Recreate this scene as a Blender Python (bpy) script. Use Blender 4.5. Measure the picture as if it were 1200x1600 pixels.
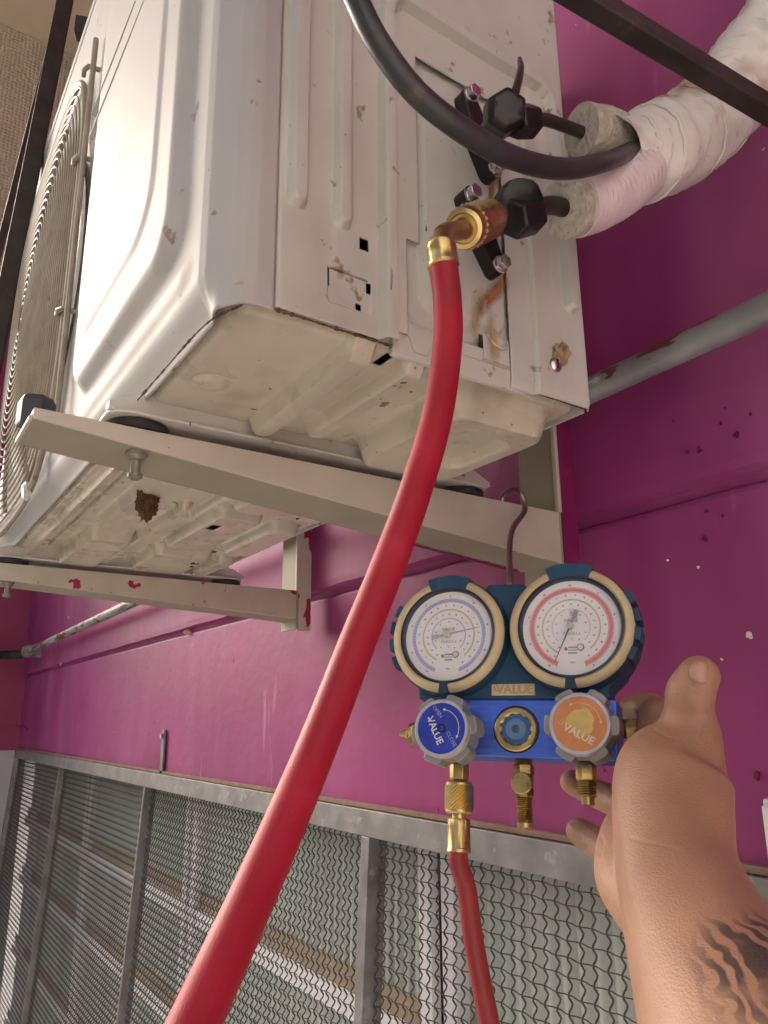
import bpy, bmesh, math, random
from mathutils import Vector, Matrix, noise
random.seed(7)
for o in list(bpy.data.objects): bpy.data.objects.remove(o)
S = bpy.context.scene
COL = S.collection
V = Vector
# ------------------------------------------------------------------ camera (eye at the origin, metres)
F, CX, CY = 1178.0, 600.0, 820.0
YAW, PIT, ROL = .597, .250, -.009
_h = V((-math.cos(YAW), math.sin(YAW), 0)); _up = V((0, 0, 1)); _r0 = _h.cross(_up)
FW = _h*math.cos(PIT) + _up*math.sin(PIT); _c0 = -_h*math.sin(PIT) + _up*math.cos(PIT)
RT = _r0*math.cos(ROL) + _c0*math.sin(ROL); CU = -_r0*math.sin(ROL) + _c0*math.cos(ROL)
cd = bpy.data.cameras.new('camera'); cam = bpy.data.objects.new('camera', cd); COL.objects.link(cam)
cd.sensor_fit = 'VERTICAL'; cd.sensor_height = 36.0; cd.lens = 36.0*F/1600.0
cd.shift_x = (600-CX)/1600.0; cd.shift_y = (CY-800)/1600.0
cd.clip_start = .01; cd.clip_end = 500
m3 = Matrix((RT, CU, -FW)).transposed(); cam.matrix_world = m3.to_4x4()
S.camera = cam
def ray(x, y): return FW + RT*((x-CX)/F) - CU*((y-CY)/F)
def onX(x, y, X): r = ray(x, y); return r*(X/r.x)
def onY(x, y, Y): r = ray(x, y); return r*(Y/r.y)
def onZ(x, y, Z): r = ray(x, y); return r*(Z/r.z)
def atd(x, y, d): return ray(x, y)*d
# ------------------------------------------------------------------ world, sun, exposure
SUN = V((-.84, -.20, .50)).normalized()          # towards the sun
w = bpy.data.worlds.new('World'); S.world = w; w.use_nodes = True
nt = w.node_tree; bg = nt.nodes['Background']; sk = nt.nodes.new('ShaderNodeTexSky')
sk.sky_type = 'NISHITA'; sk.sun_disc = False; sk.sun_elevation = math.asin(SUN.z); sk.sun_rotation = math.atan2(SUN.x, SUN.y)
sk.air_density = .5; sk.dust_density = 7.0; sk.ozone_density = .0
nt.links.new(sk.outputs[0], bg.inputs[0]); bg.inputs[1].default_value = .15
sl = bpy.data.lights.new('sun', 'SUN'); sl.energy = .50; sl.angle = math.radians(50); sl.color = (1, .975, .94)
so = bpy.data.objects.new('sun', sl); COL.objects.link(so); so.rotation_euler = SUN.to_track_quat('Z', 'Y').to_euler()
S.view_settings.view_transform = 'Standard'; S.view_settings.look = 'None'; S.view_settings.gamma = 1
S.view_settings.use_curve_mapping = False
S.view_settings.exposure = 1.08
S.cycles.max_bounces = 6; S.cycles.diffuse_bounces = 4; S.cycles.glossy_bounces = 3; S.cycles.transparent_max_bounces = 12
# ------------------------------------------------------------------ materials
MAT = {}
def pm(name, col, rough=.5, metal=0., var=.12, vs=9., bump=0., bs=80., marks=(), spec=.5, sss=0., coat=0., stretch=(1, 1, 1), aniso=None):
    """principled material: tonal variation, fine relief and a list of marks (colour, scale, threshold, softness, stretch)"""
    if name in MAT: return MAT[name]
    m = bpy.data.materials.new(name); m.use_nodes = True; N = m.node_tree.nodes; Lk = m.node_tree.links.new
    b = N['Principled BSDF']; b.inputs['Roughness'].default_value = rough; b.inputs['Metallic'].default_value = metal
    b.inputs['Specular IOR Level'].default_value = spec; b.inputs['Coat Weight'].default_value = coat
    if sss: b.inputs['Subsurface Weight'].default_value = sss; b.inputs['Subsurface Radius'].default_value = (.010, .004, .002); b.inputs['Subsurface Scale'].default_value = .6
    geo = N.new('ShaderNodeNewGeometry')
    def coords(st):
        mp = N.new('ShaderNodeMapping'); mp.inputs['Scale'].default_value = st; Lk(geo.outputs['Position'], mp.inputs[0]); return mp.outputs[0]
    n1 = N.new('ShaderNodeTexNoise'); n1.inputs['Scale'].default_value = vs; n1.inputs['Detail'].default_value = 3; Lk(coords(stretch), n1.inputs['Vector'])
    rp = N.new('ShaderNodeValToRGB'); e = rp.color_ramp.elements
    e[0].position = .3; e[1].position = .7
    e[0].color = (*[c*(1-var) for c in col], 1); e[1].color = (*[min(1, c*(1+var)) for c in col], 1)
    Lk(n1.outputs['Fac'], rp.inputs[0]); out = rp.outputs[0]
    rr = N.new('ShaderNodeMapRange'); rr.inputs['To Min'].default_value = max(.02, rough-.08); rr.inputs['To Max'].default_value = min(1, rough+.1)
    Lk(n1.outputs['Fac'], rr.inputs['Value']); Lk(rr.outputs[0], b.inputs['Roughness'])
    for (mc, ms, th, sf, st) in marks:
        n = N.new('ShaderNodeTexNoise'); n.inputs['Scale'].default_value = ms; n.inputs['Detail'].default_value = 3; n.inputs['Roughness'].default_value = .6
        Lk(coords(st), n.inputs['Vector'])
        mr = N.new('ShaderNodeMapRange'); mr.inputs['From Min'].default_value = th; mr.inputs['From Max'].default_value = th+sf; Lk(n.outputs['Fac'], mr.inputs['Value'])
        mx = N.new('ShaderNodeMix'); mx.data_type = 'RGBA'; Lk(mr.outputs[0], mx.inputs['Factor']); Lk(out, mx.inputs['A']); mx.inputs['B'].default_value = (*mc, 1); out = mx.outputs['Result']
    Lk(out, b.inputs['Base Color'])
    if bump:
        n2 = N.new('ShaderNodeTexNoise'); n2.inputs['Scale'].default_value = bs; n2.inputs['Detail'].default_value = 2; Lk(coords(stretch), n2.inputs['Vector'])
        bp = N.new('ShaderNodeBump'); bp.inputs['Strength'].default_value = 1; bp.inputs['Distance'].default_value = bump; Lk(n2.outputs['Fac'], bp.inputs['Height']); Lk(bp.outputs[0], b.inputs['Normal'])
    MAT[name] = m; return m
ONE = (1, 1, 1)
unit_white = pm('unit_white', (.535, .535, .490), .42, var=.07, vs=14, bump=.00008, bs=700, marks=(
    ((.36, .30, .23), 9, .56, .22, (1, 1, .35)), ((.26, .20, .14), 55, .655, .05, ONE), ((.10, .065, .04), 40, .715, .015, (1, 3, .5)), ((.06, .045, .03), 280, .735, .02, ONE), ((.66, .62, .56), 22, .62, .1, (1, 1, .25))))
front_white = pm('front_white', (.41, .405, .39), .60, var=.05, vs=10, bump=.00008, bs=600, spec=.3, marks=(
    ((.33, .31, .27), 7, .54, .2, (1, 1, .4)), ((.26, .22, .18), 60, .68, .04, ONE), ((.10, .08, .06), 220, .745, .02, ONE)))
pan_cream = pm('pan_cream', (.54, .51, .40), .27, var=.12, vs=16, bump=.00008, bs=700, marks=(
    ((.25, .21, .14), 13, .54, .32, ONE), ((.05, .035, .025), 150, .715, .02, ONE), ((.16, .10, .05), 45, .68, .03, ONE)))
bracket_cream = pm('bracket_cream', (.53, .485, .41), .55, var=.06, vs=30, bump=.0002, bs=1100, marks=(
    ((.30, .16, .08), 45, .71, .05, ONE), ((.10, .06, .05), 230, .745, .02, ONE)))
bracket_shaded = pm('bracket_shaded', (.31, .29, .215), .6, var=.07, vs=30, bump=.0001, bs=800, marks=(
    ((.13, .09, .06), 190, .73, .02, ONE), ((.27, .15, .07), 40, .70, .05, ONE)))  # darker copy of bracket_cream: shade on lip and upright put into the colour
flange_magenta = pm('flange_magenta', (.20, .012, .085), .45, var=.2, vs=40, bump=.0002, bs=300, marks=(((.30, .03, .13), 25, .62, .05, (1, 1, 3)),))
flange_peeling = pm('flange_peeling', (.52, .47, .40), .5, var=.06, vs=40, bump=.0002, bs=500, marks=(((.30, .012, .07), 28, .53, .015, (1, 1, .6)), ((.10, .08, .06), 120, .72, .02, ONE)))
arm_chipped = pm('arm_chipped', (.50, .45, .37), .5, var=.08, vs=40, bump=.0002, bs=500, marks=(((.30, .012, .06), 34, .63, .012, ONE), ((.14, .12, .09), 70, .70, .03, ONE)))
wall_magenta = pm('wall_magenta', (.285, .042, .162), .48, var=.15, vs=3.2, bump=.0009, bs=34, spec=.20, marks=(
    ((.37, .100, .240), 5, .47, .28, (1, 1, .25)), ((.13, .010, .055), 30, .725, .012, ONE), ((.70, .48, .56), 48, .745, .012, ONE), ((.22, .022, .11), 3, .58, .2, ONE), ((.42, .12, .26), 18, .66, .06, (1, 1, .2))))
end_magenta = pm('end_magenta', (.26, .028, .10), .5, var=.12, vs=3, bump=.0008, bs=30, marks=(((.6, .35, .42), 40, .78, .01, ONE),))
wall_grey = pm('wall_grey', (.40, .42, .44), .6, var=.08, vs=5)
cladding = pm('cladding', (.62, .56, .43), .65, var=.12, vs=6, marks=(((.38, .33, .25), 3, .60, .2, ONE),))
soffit_mat = pm('soffit_mat', (.72, .64, .46), .7, var=.08, vs=3)
concrete = pm('concrete', (.54, .54, .52), .85, var=.15, vs=2, bump=.002, bs=20)
galv = pm('galv', (.20, .20, .20), .55, metal=.35, var=.28, vs=26, bump=.0002, bs=120, marks=(((.29, .29, .29), 55, .60, .08, ONE), ((.12, .11, .10), 20, .66, .1, ONE)))
galv_rust = pm('galv_rust', (.29, .305, .31), .45, metal=.3, var=.25, vs=22, bump=.0002, bs=200, marks=(((.60, .63, .64), 40, .56, .05, (.3, 1, 1)), ((.10, .09, .08), 26, .55, .08, (.25, 1, 1)), ((.15, .06, .03), 48, .535, .02, (.3, 1, 1))))
wire_grey = pm('wire_grey', (.075, .070, .068), .62, metal=.2, var=.2, vs=30)
alu_white = pm('alu_white', (.88, .89, .90), .4, var=.04)
brown_trim = pm('brown_trim', (.36, .28, .20), .5, var=.15, vs=20)
putty = pm('putty', (.25, .16, .12), .8, var=.2, vs=40, bump=.001, bs=120)
reeded = pm('reeded', (.54, .60, .54), .22, var=.14, vs=5, stretch=(1, 1, .4), marks=(((.66, .70, .65), 7, .55, .2, (2, 1, .3)),))
dark_in = pm('dark_in', (.03, .03, .03), .8)
room_grey = pm('room_grey', (.12, .13, .12), .8)
steel_dark = pm('steel_dark', (.045, .036, .030), .5, metal=.2, var=.35, vs=30, bump=.0004, bs=140, marks=(((.12, .075, .045), 60, .66, .06, ONE),))
rubber = pm('rubber', (.018, .018, .019), .6, var=.2, vs=50)
cable_black = pm('cable_black', (.030, .032, .034), .38, var=.3, vs=30, bump=.0002, bs=250, marks=(((.075, .055, .035), 32, .60, .06, ONE), ((.05, .055, .06), 14, .55, .15, ONE)))
valve_black = pm('valve_black', (.009, .0085, .008), .33, var=.3, vs=60, bump=.0004, bs=180, marks=(((.10, .05, .02), 70, .70, .06, ONE),))
valve_rusty = pm('valve_rusty', (.06, .035, .02), .5, var=.4, vs=80, bump=.0004, bs=300, marks=(((.30, .11, .02), 60, .56, .1, ONE),))
chrome = pm('chrome', (.60, .60, .58), .22, metal=1., var=.15, vs=80, marks=(((.30, .20, .08), 120, .66, .05, ONE),))
brass = pm('brass', (.60, .46, .20), .32, metal=1., var=.18, vs=70, bump=.0001, bs=600, marks=(((.30, .19, .07), 90, .62, .1, ONE),))
brass_dull = pm('brass_dull', (.40, .28, .12), .38, metal=1., var=.25, vs=90, bump=.0001, bs=600, marks=(((.12, .08, .04), 110, .58, .1, ONE),))
hose_red = pm('hose_red', (.345, .013, .030), .52, var=.14, vs=30, bump=.00010, bs=1600, spec=.3, marks=(((.44, .03, .055), 30, .60, .12, ONE), ((.20, .01, .015), 160, .72, .03, ONE), ((.25, .02, .03), 18, .62, .1, ONE)))
hose_red2 = pm('hose_red2', (.26, .020, .022), .45, var=.12, vs=60, bump=.0001, bs=1200)
foam = pm('foam', (.50, .46, .38), .95, var=.12, vs=160, bump=.0025, bs=240, marks=(((.34, .29, .22), 110, .60, .1, ONE),))
tape = pm('tape', (.72, .69, .65), .45, var=.10, vs=26, bump=.0006, bs=140, marks=(((.36, .26, .18), 16, .545, .14, ONE), ((.22, .07, .10), 110, .72, .03, ONE)))
tape_pink = pm('tape_pink', (.66, .56, .57), .45, var=.12, vs=40, bump=.0004, bs=260, marks=(((.42, .30, .27), 30, .60, .1, ONE),))
copper_dark = pm('copper_dark', (.035, .025, .020), .4, metal=.3, var=.3, vs=60)
nest_brown = pm('nest_brown', (.10, .055, .025), .9, var=.4, vs=160, bump=.002, bs=300)
mud = pm('mud', (.36, .24, .16), .95, var=.3, vs=200, bump=.002, bs=400)
teal = pm('teal', (.014, .066, .140), .48, var=.22, vs=60, bump=.0003, bs=500, marks=(((.03, .10, .14), 40, .58, .1, ONE),))
teal_dark = pm('teal_dark', (.010, .045, .075), .42, var=.25, vs=70, bump=.0002, bs=500)
cream_rubber = pm('cream_rubber', (.60, .50, .31), .5, var=.08, vs=60, bump=.0001, bs=600, marks=(((.36, .28, .16), 60, .64, .08, ONE),))
blue_alu = pm('blue_alu', (.115, .22, .78), .34, metal=.75, var=.14, vs=60, bump=.00008, bs=260, stretch=(1, 1, 8), marks=(((.20, .32, .78), 90, .66, .06, (1, 1, 4)),))
knob_grey = pm('knob_grey', (.30, .30, .29), .42, metal=.45, var=.12, vs=90, marks=(((.42, .42, .41), 140, .62, .05, ONE),))
knob_rim = pm('knob_rim', (.62, .62, .62), .3, metal=.7, var=.1, vs=100)
label_blue = pm('label_blue', (.020, .045, .36), .3, var=.25, vs=120, marks=(((.004, .006, .02), 60, .62, .06, ONE),))
label_orange = pm('label_orange', (.56, .235, .095), .35, var=.12, vs=120)
label_yellow = pm('label_yellow', (.56, .42, .14), .4, var=.12, vs=160)
print_white = pm('print_white', (.62, .64, .68), .5)
print_pale = pm('print_pale', (.62, .40, .20), .5)
dial_white = pm('dial_white', (.84, .84, .86), .5, var=.04, vs=40)
dial_blue = pm('dial_blue', (.20, .23, .58), .5, var=.1, vs=200)
dial_palegrey = pm('dial_palegrey', (.42, .44, .60), .5)
dial_gold = pm('dial_gold', (.60, .50, .28), .5)
dial_red = pm('dial_red', (.74, .22, .22), .5, var=.1, vs=300)
dial_pink = pm('dial_pink', (.74, .52, .54), .5)
dial_green = pm('dial_green', (.36, .58, .46), .5)
needle_grey = pm('needle_grey', (.42, .42, .42), .4)
needle_dark = pm('needle_dark', (.13, .13, .14), .4)
ink = pm('ink', (.32, .32, .36), .5)
gap_black = pm('gap_black', (.015, .012, .01), .8)
wire_cream = pm('wire_cream', (.28, .24, .175), .5, var=.2, vs=40, marks=(((.20, .13, .07), 60, .66, .06, ONE),))
nail_mat = pm('nail_mat', (.50, .29, .22), .3, var=.06, vs=80, sss=.1)
pvc_white = pm('pvc_white', (.72, .75, .74), .4, var=.04)

def bumpy(m, scale, dist):
    N = m.node_tree.nodes; Lk = m.node_tree.links.new; b = N['Principled BSDF']; geo = N.new('ShaderNodeNewGeometry')
    vo = N.new('ShaderNodeTexVoronoi'); vo.inputs['Scale'].default_value = scale; vo.inputs['Randomness'].default_value = .25
    Lk(geo.outputs['Position'], vo.inputs['Vector']); bp = N.new('ShaderNodeBump'); bp.invert = True
    bp.inputs['Distance'].default_value = dist; Lk(vo.outputs['Distance'], bp.inputs['Height']); Lk(bp.outputs[0], b.inputs['Normal'])
bumpy(cladding, 62, .010)

def glass_mat():
    m = bpy.data.materials.new('lens'); m.use_nodes = True; N = m.node_tree.nodes; Lk = m.node_tree.links.new
    N.remove(N['Principled BSDF']); t = N.new('ShaderNodeBsdfTransparent'); g = N.new('ShaderNodeBsdfGlossy'); g.inputs['Roughness'].default_value = .10
    mx = N.new('ShaderNodeMixShader'); mx.inputs[0].default_value = .06
    Lk(t.outputs[0], mx.inputs[1]); Lk(g.outputs[0], mx.inputs[2]); Lk(mx.outputs[0], N['Material Output'].inputs[0]); return m
lens = glass_mat()

def stain_mat(name, c1, c2):
    """thin run of rust: see-through at its ragged edge"""
    m = bpy.data.materials.new(name); m.use_nodes = True; N = m.node_tree.nodes; Lk = m.node_tree.links.new
    b = N['Principled BSDF']; b.inputs['Roughness'].default_value = .7
    uv = N.new('ShaderNodeUVMap'); sp = N.new('ShaderNodeSeparateXYZ'); Lk(uv.outputs[0], sp.inputs[0])
    geo = N.new('ShaderNodeNewGeometry'); n = N.new('ShaderNodeTexNoise'); n.inputs['Scale'].default_value = 260; n.inputs['Detail'].default_value = 5; Lk(geo.outputs['Position'], n.inputs['Vector'])
    rp = N.new('ShaderNodeValToRGB'); rp.color_ramp.elements[0].color = (*c1, 1); rp.color_ramp.elements[1].color = (*c2, 1); rp.color_ramp.elements[0].position = .35; rp.color_ramp.elements[1].position = .65
    Lk(n.outputs['Fac'], rp.inputs[0]); Lk(rp.outputs[0], b.inputs['Base Color'])
    def mth(op, a, bb):
        k = N.new('ShaderNodeMath'); k.operation = op
        for i, q in enumerate((a, bb)):
            if isinstance(q, (int, float)): k.inputs[i].default_value = q
            else: Lk(q, k.inputs[i])
        return k.outputs[0]
    edge = mth('SUBTRACT', 1, mth('ABSOLUTE', mth('SUBTRACT', mth('MULTIPLY', sp.outputs[0], 2), 1), 0))
    al = mth('MULTIPLY', mth('MULTIPLY', edge, 1.15), mth('ADD', .35, mth('MULTIPLY', n.outputs['Fac'], .9)))
    al = mth('MULTIPLY', al, sp.outputs[1]); cl = N.new('ShaderNodeClamp'); Lk(al, cl.inputs[0]); Lk(cl.outputs[0], b.inputs['Alpha']); return m
rust_run = stain_mat('rust_run', (.46, .17, .018), (.26, .07, .010))
rust_pale = stain_mat('rust_pale', (.50, .36, .16), (.46, .26, .07))

# ------------------------------------------------------------------ mesh helpers
ORG = {}                                              # top-level thing -> its origin; all parts are written in metres about the eye
def root_of(o):
    while o.parent: o = o.parent
    return o
def link(name, me, mats, parent=None, org=None):
    o = bpy.data.objects.new(name, me); COL.objects.link(o)
    for m in (mats if isinstance(mats, (list, tuple)) else [mats]): me.materials.append(m)
    if parent is not None: o.parent = parent; off = ORG[root_of(parent).name]
    else:
        off = V(org) if org is not None else V((0, 0, 0)); o.location = off; ORG[o.name] = off
    if off.length > 0: me.transform(Matrix.Translation(-off))
    return o
def put(name, vs, fs, mat, parent=None, smooth=False, org=None, bevel=0, uv=None):
    me = bpy.data.meshes.new(name); me.from_pydata([tuple(v) for v in vs], [], fs)
    bm = bmesh.new(); bm.from_mesh(me)
    if uv is None: bmesh.ops.recalc_face_normals(bm, faces=bm.faces)
    bm.to_mesh(me); bm.free()
    if smooth:
        me.polygons.foreach_set('use_smooth', [True]*len(me.polygons))
    if uv is not None:
        l = me.uv_layers.new(name='UVMap')
        for lp in me.loops: l.data[lp.index].uv = uv[lp.vertex_index]
    me.update()
    o = link(name, me, mat, parent, org)
    if bevel:
        b = o.modifiers.new('bevel', 'BEVEL'); b.width = bevel; b.segments = 2; b.limit_method = 'ANGLE'; b.angle_limit = math.radians(40)
        me.polygons.foreach_set('use_smooth', [True]*len(me.polygons))
        if hasattr(me, 'set_sharp_from_angle') and smooth: me.set_sharp_from_angle(angle=math.radians(35))
        wn = o.modifiers.new('wn', 'WEIGHTED_NORMAL'); wn.keep_sharp = True
    elif smooth and hasattr(me, 'set_sharp_from_angle'): me.set_sharp_from_angle(angle=math.radians(42))
    return o
def thing(name, label, cat, loc, group=None):
    o = bpy.data.objects.new(name, None); COL.objects.link(o); o.location = loc; o.empty_display_size = .02
    ORG[o.name] = V(loc); o['label'] = label; o['category'] = cat
    if group: o['group'] = group
    return o
def tag(o, label, cat, group=None):
    o['label'] = label; o['category'] = cat
    if group: o['group'] = group
    return o
def structure(o): o['kind'] = 'structure'; return o
def boxg(a, b):
    (x0, y0, z0), (x1, y1, z1) = a, b
    vs = [(x, y, z) for x in (x0, x1) for y in (y0, y1) for z in (z0, z1)]
    return vs, [(0, 1, 3, 2), (4, 6, 7, 5), (0, 4, 5, 1), (2, 3, 7, 6), (0, 2, 6, 4), (1, 5, 7, 3)]
def merge(*gs):
    vs, fs = [], []
    for g in gs:
        n = len(vs); vs += list(g[0]); fs += [tuple(i+n for i in f) for f in g[1]]
    return vs, fs
def frame_of(t):
    t = t.normalized(); a = V((0, 0, 1)) if abs(t.z) < .9 else V((1, 0, 0))
    x = t.cross(a).normalized(); return x, x.cross(t).normalized()
def crom(P, n):
    """Catmull-Rom through tuples of any length"""
    out = []; P = [tuple(p) for p in P]; Q = [tuple(2*a-b for a, b in zip(P[0], P[1]))] + P + [tuple(2*a-b for a, b in zip(P[-1], P[-2]))]
    for i in range(1, len(Q)-2):
        for k in range(n):
            t = k/n
            out.append(tuple(.5*(2*b+(c-a)*t+(2*a-5*b+4*c-d)*t*t+(3*b-a-3*c+d)*t**3) for a, b, c, d in zip(*Q[i-1:i+3])))
    out.append(P[-1]); return out
def tubeg(P, R, seg=16, cap=True, rf=None, closed=False):
    """tube along points; R radius or list; rf(i, angle, s)->factor"""
    P = [V(p) for p in P]; n = len(P); R = R if isinstance(R, (list, tuple)) else [R]*n
    vs, fs = [], []; x = None; s = 0
    for i in range(n):
        if closed: t = P[(i+1) % n]-P[i-1]
        else: t = P[min(i+1, n-1)]-P[max(i-1, 0)]
        t.normalize()
        if x is None: x, y = frame_of(t)
        else: x = (x - t*x.dot(t)).normalized(); y = t.cross(x)
        if i: s += (P[i]-P[i-1]).length
        y = t.cross(x)
        for k in range(seg):
            a = 2*math.pi*k/seg; f = rf(i, a, s) if rf else 1
            vs.append(P[i] + (x*math.cos(a)+y*math.sin(a))*R[i]*f)
    m = n if closed else n-1
    for i in range(m):
        for k in range(seg):
            j = (i+1) % n; fs.append((i*seg+k, i*seg+(k+1) % seg, j*seg+(k+1) % seg, j*seg+k))
    if cap and not closed: fs += [tuple(range(seg)), tuple((n-1)*seg+k for k in range(seg))]
    return vs, fs
def latheg(o, ax, prof, seg=32, ph=0., rf=None):
    """profile [(axial, radius)] about axis ax through o"""
    o = V(o); ax = V(ax).normalized(); x, y = frame_of(ax); vs, fs = [], []
    for j, (a, r) in enumerate(prof):
        for k in range(seg):
            t = 2*math.pi*k/seg+ph; q = rf(j, t) if rf else 1
            vs.append(o+ax*a+(x*math.cos(t)+y*math.sin(t))*r*q)
    for j in range(len(prof)-1):
        for k in range(seg): fs.append((j*seg+k, j*seg+(k+1) % seg, (j+1)*seg+(k+1) % seg, (j+1)*seg+k))
    fs += [tuple(range(seg)), tuple((len(prof)-1)*seg+k for k in range(seg))]
    return vs, fs
def hexg(o, ax, L, r, ph=0.):
    return latheg(o, ax, [(0, r*.92), (L*.12, r), (L*.88, r), (L, r*.92)], 6, ph)
def threadg(o, ax, L, r, pitch=.0011):
    prof = []; a = 0
    while a < L: prof += [(a, r), (a+pitch*.5, r*.88)]; a += pitch
    prof.append((L, r*.9)); return latheg(o, ax, prof, 24)
def knurlg(o, ax, L, r, n=26, rows=12, dep=.05):
    """diamond knurled sleeve with plain chamfered rims"""
    prof = [(0, r*.86), (L*.05, r*.97), (L*.12, r*.97)] + [(L*(.12+.76*j/rows), r) for j in range(rows+1)] + [(L*.88, r*.97), (L*.95, r*.97), (L, r*.86)]
    def rf(j, t):
        if 3 <= j <= 3+rows: return 1 + dep*(1 if (round(t/(2*math.pi)*2*n)+j) % 2 else -1)*.5
        return 1
    return latheg(o, ax, prof, 2*n, 0, rf)
def extrudeg(poly, fr, a, b):
    """closed polygon [(u, v)] in frame (O, U, V, N) from depth a to depth b along N"""
    O, U, W, N = fr; n = len(poly)
    vs = [O+U*u+W*v+N*a for u, v in poly]+[O+U*u+W*v+N*b for u, v in poly]
    fs = [tuple(range(n)), tuple(range(n, 2*n))]+[(i, (i+1) % n, n+(i+1) % n, n+i) for i in range(n)]
    return vs, fs
def smooth01(t): t = max(0., min(1., t)); return t*t*(3-2*t)
def rbox(u, v, u0, u1, v0, v1, r):
    """signed distance, positive inside a rounded rectangle"""
    cx, cy, hx, hy = (u0+u1)/2, (v0+v1)/2, (u1-u0)/2, (v1-v0)/2; r = min(r, hx, hy)
    qx, qy = abs(u-cx)-hx+r, abs(v-cy)-hy+r
    return -(math.hypot(max(qx, 0), max(qy, 0))+min(max(qx, qy), 0)-r)
def lines(a, b, step, extra=()):
    n = max(1, int(round((b-a)/step))); L = [a+(b-a)*i/n for i in range(n+1)]
    L += [e for e in extra if a < e < b]; L.sort(); out = [L[0]]
    ex = set(round(e, 6) for e in extra)
    for q in L[1:]:
        if q-out[-1] > .00025: out.append(q)
        elif round(q, 6) in ex: out[-1] = q
    out[0] = a
    if abs(out[-1]-b) > 1e-6: out.append(b)
    return out
def field(name, us, vs_, h, to3, mat, parent, holes=(), thick=.0011, cut=None):
    nu, nv = len(us), len(vs_)
    vs = [to3(u, v, h(u, v)) for u in us for v in vs_]; fs = []
    for i in range(nu-1):
        for j in range(nv-1):
            cu, cv = (us[i]+us[i+1])/2, (vs_[j]+vs_[j+1])/2
            if any(a < cu < b and c < cv < d for a, b, c, d in holes): continue
            if cut and cut(cu, cv): continue
            fs.append((i*nv+j, (i+1)*nv+j, (i+1)*nv+j+1, i*nv+j+1))
    o = put(name, vs, fs, mat, parent, smooth=True)
    if thick:
        sm = o.modifiers.new('sheet', 'SOLIDIFY'); sm.thickness = thick; sm.offset = -1
    return o
def ribbon(name, pts, ws, nrm, mat, parent):
    """flat run lying on a surface; uv x across, uv y fade"""
    vs, uv, fs = [], [], []; n = len(pts)
    for i, p in enumerate(pts):
        t = (V(pts[min(i+1, n-1)])-V(pts[max(i-1, 0)])).normalized(); s = t.cross(nrm).normalized()
        f = min(1, i/1.5, (n-1-i)/1.5) if n > 3 else 1
        for q, k in ((0, -1), (.5, 0), (1, 1)): vs.append(V(p)+s*ws[i]*k); uv.append((q, max(0, f)))
    for i in range(n-1):
        for k in range(2): fs.append((3*i+k, 3*i+k+1, 3*i+k+4, 3*i+k+3))
    return put(name, vs, fs, mat, parent, uv=uv)
def text(name, body, fr, size, mat, parent, n=.0002, rot=0., bold=0., ext=.0001, sx=1.):
    """writing in frame (O, U, V, N), centred on O"""
    c = bpy.data.curves.new(name, 'FONT'); c.body = body; c.size = size; c.align_x = 'CENTER'; c.align_y = 'CENTER'; c.extrude = ext; c.offset = bold; c.resolution_u = 2
    t = bpy.data.objects.new(name, c); COL.objects.link(t); dg = bpy.context.evaluated_depsgraph_get()
    me = bpy.data.meshes.new_from_object(t.evaluated_get(dg)); bpy.data.objects.remove(t)
    O, U, W, N = fr; cr, sr = math.cos(rot), math.sin(rot)
    for v in me.vertices:
        x, y = v.co.x*sx, v.co.y; u, q = x*cr-y*sr, x*sr+y*cr; v.co = O+U*u+W*q+N*(n+v.co.z)
    me.materials.clear()
    return link(name, me, mat, parent)

# ================================================================== THE SETTING
GZ = -2.05
o = put('ground', [(-60, -60, GZ), (60, -60, GZ), (60, 60, GZ), (-60, 60, GZ)], [(0, 1, 2, 3)], concrete); structure(o)
WY, EX = .516, -3.23                                 # wall face, end wall face
STEP = .168
wall = thing('painted_wall', 'glossy magenta painted wall behind the outdoor unit with one horizontal step', 'wall', (-1, WY, GZ))
def wallsheet(z0, z1, y, x0=EX, x1=1.6):
    us = lines(x0, x1, .06); zs = lines(z0, z1, .04); vs = []; fs = []
    for u in us:
        for z in zs: vs.append((u, y+.0012*noise.noise(V((u*3, z*3, 0)))+.0006*noise.noise(V((u*11, z*11, 3))), z))
    n = len(zs)
    for i in range(len(us)-1):
        for j in range(n-1): fs.append((i*n+j, (i+1)*n+j, (i+1)*n+j+1, i*n+j+1))
    return vs, fs
# upper plaster coat stands 9 mm proud, its lower edge is a rough little slope
us = lines(EX, 1.6, .02); vs = []; fs = []
for u in us:
    k = .0016*noise.noise(V((u*9, 0, 5)))+.0008*noise.noise(V((u*40, 0, 1))); e = .0012*noise.noise(V((u*14, 3, 5)))
    vs += [(u, WY-.009, STEP+.014), (u, WY-.0085, STEP+.005+k), (u, WY+.004, STEP+.003+k), (u, WY+.006, STEP-.004+e), (u, WY+.001, STEP-.007+e), (u, WY, STEP-.010)]
for i in range(len(us)-1):
    for k in range(5): fs.append((6*i+k, 6*i+6+k, 6*i+7+k, 6*i+1+k))
put('step_groove', vs, fs, wall_magenta, wall, smooth=False)
put('upper_plaster', *wallsheet(STEP+.0138, 3.2, WY-.009), wall_magenta, wall, smooth=True)
put('lower_plaster', *wallsheet(-.100, STEP-.0098, WY), wall_magenta, wall, smooth=True)
put('masonry', *merge(boxg((EX-.2, WY+.008, -.105), (1.6, WY+.20, 3.3)), boxg((EX-.2, WY+.004, GZ), (1.6, WY+.20, -1.35)), boxg((.12, WY+.003, -1.36), (1.6, WY+.19, -.104))), wall_magenta, wall)
put('putty_line', *boxg((EX, WY-.006, -.1035), (.12, WY+.002, -.0985)), putty, wall)
cr = random.Random(5)
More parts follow.
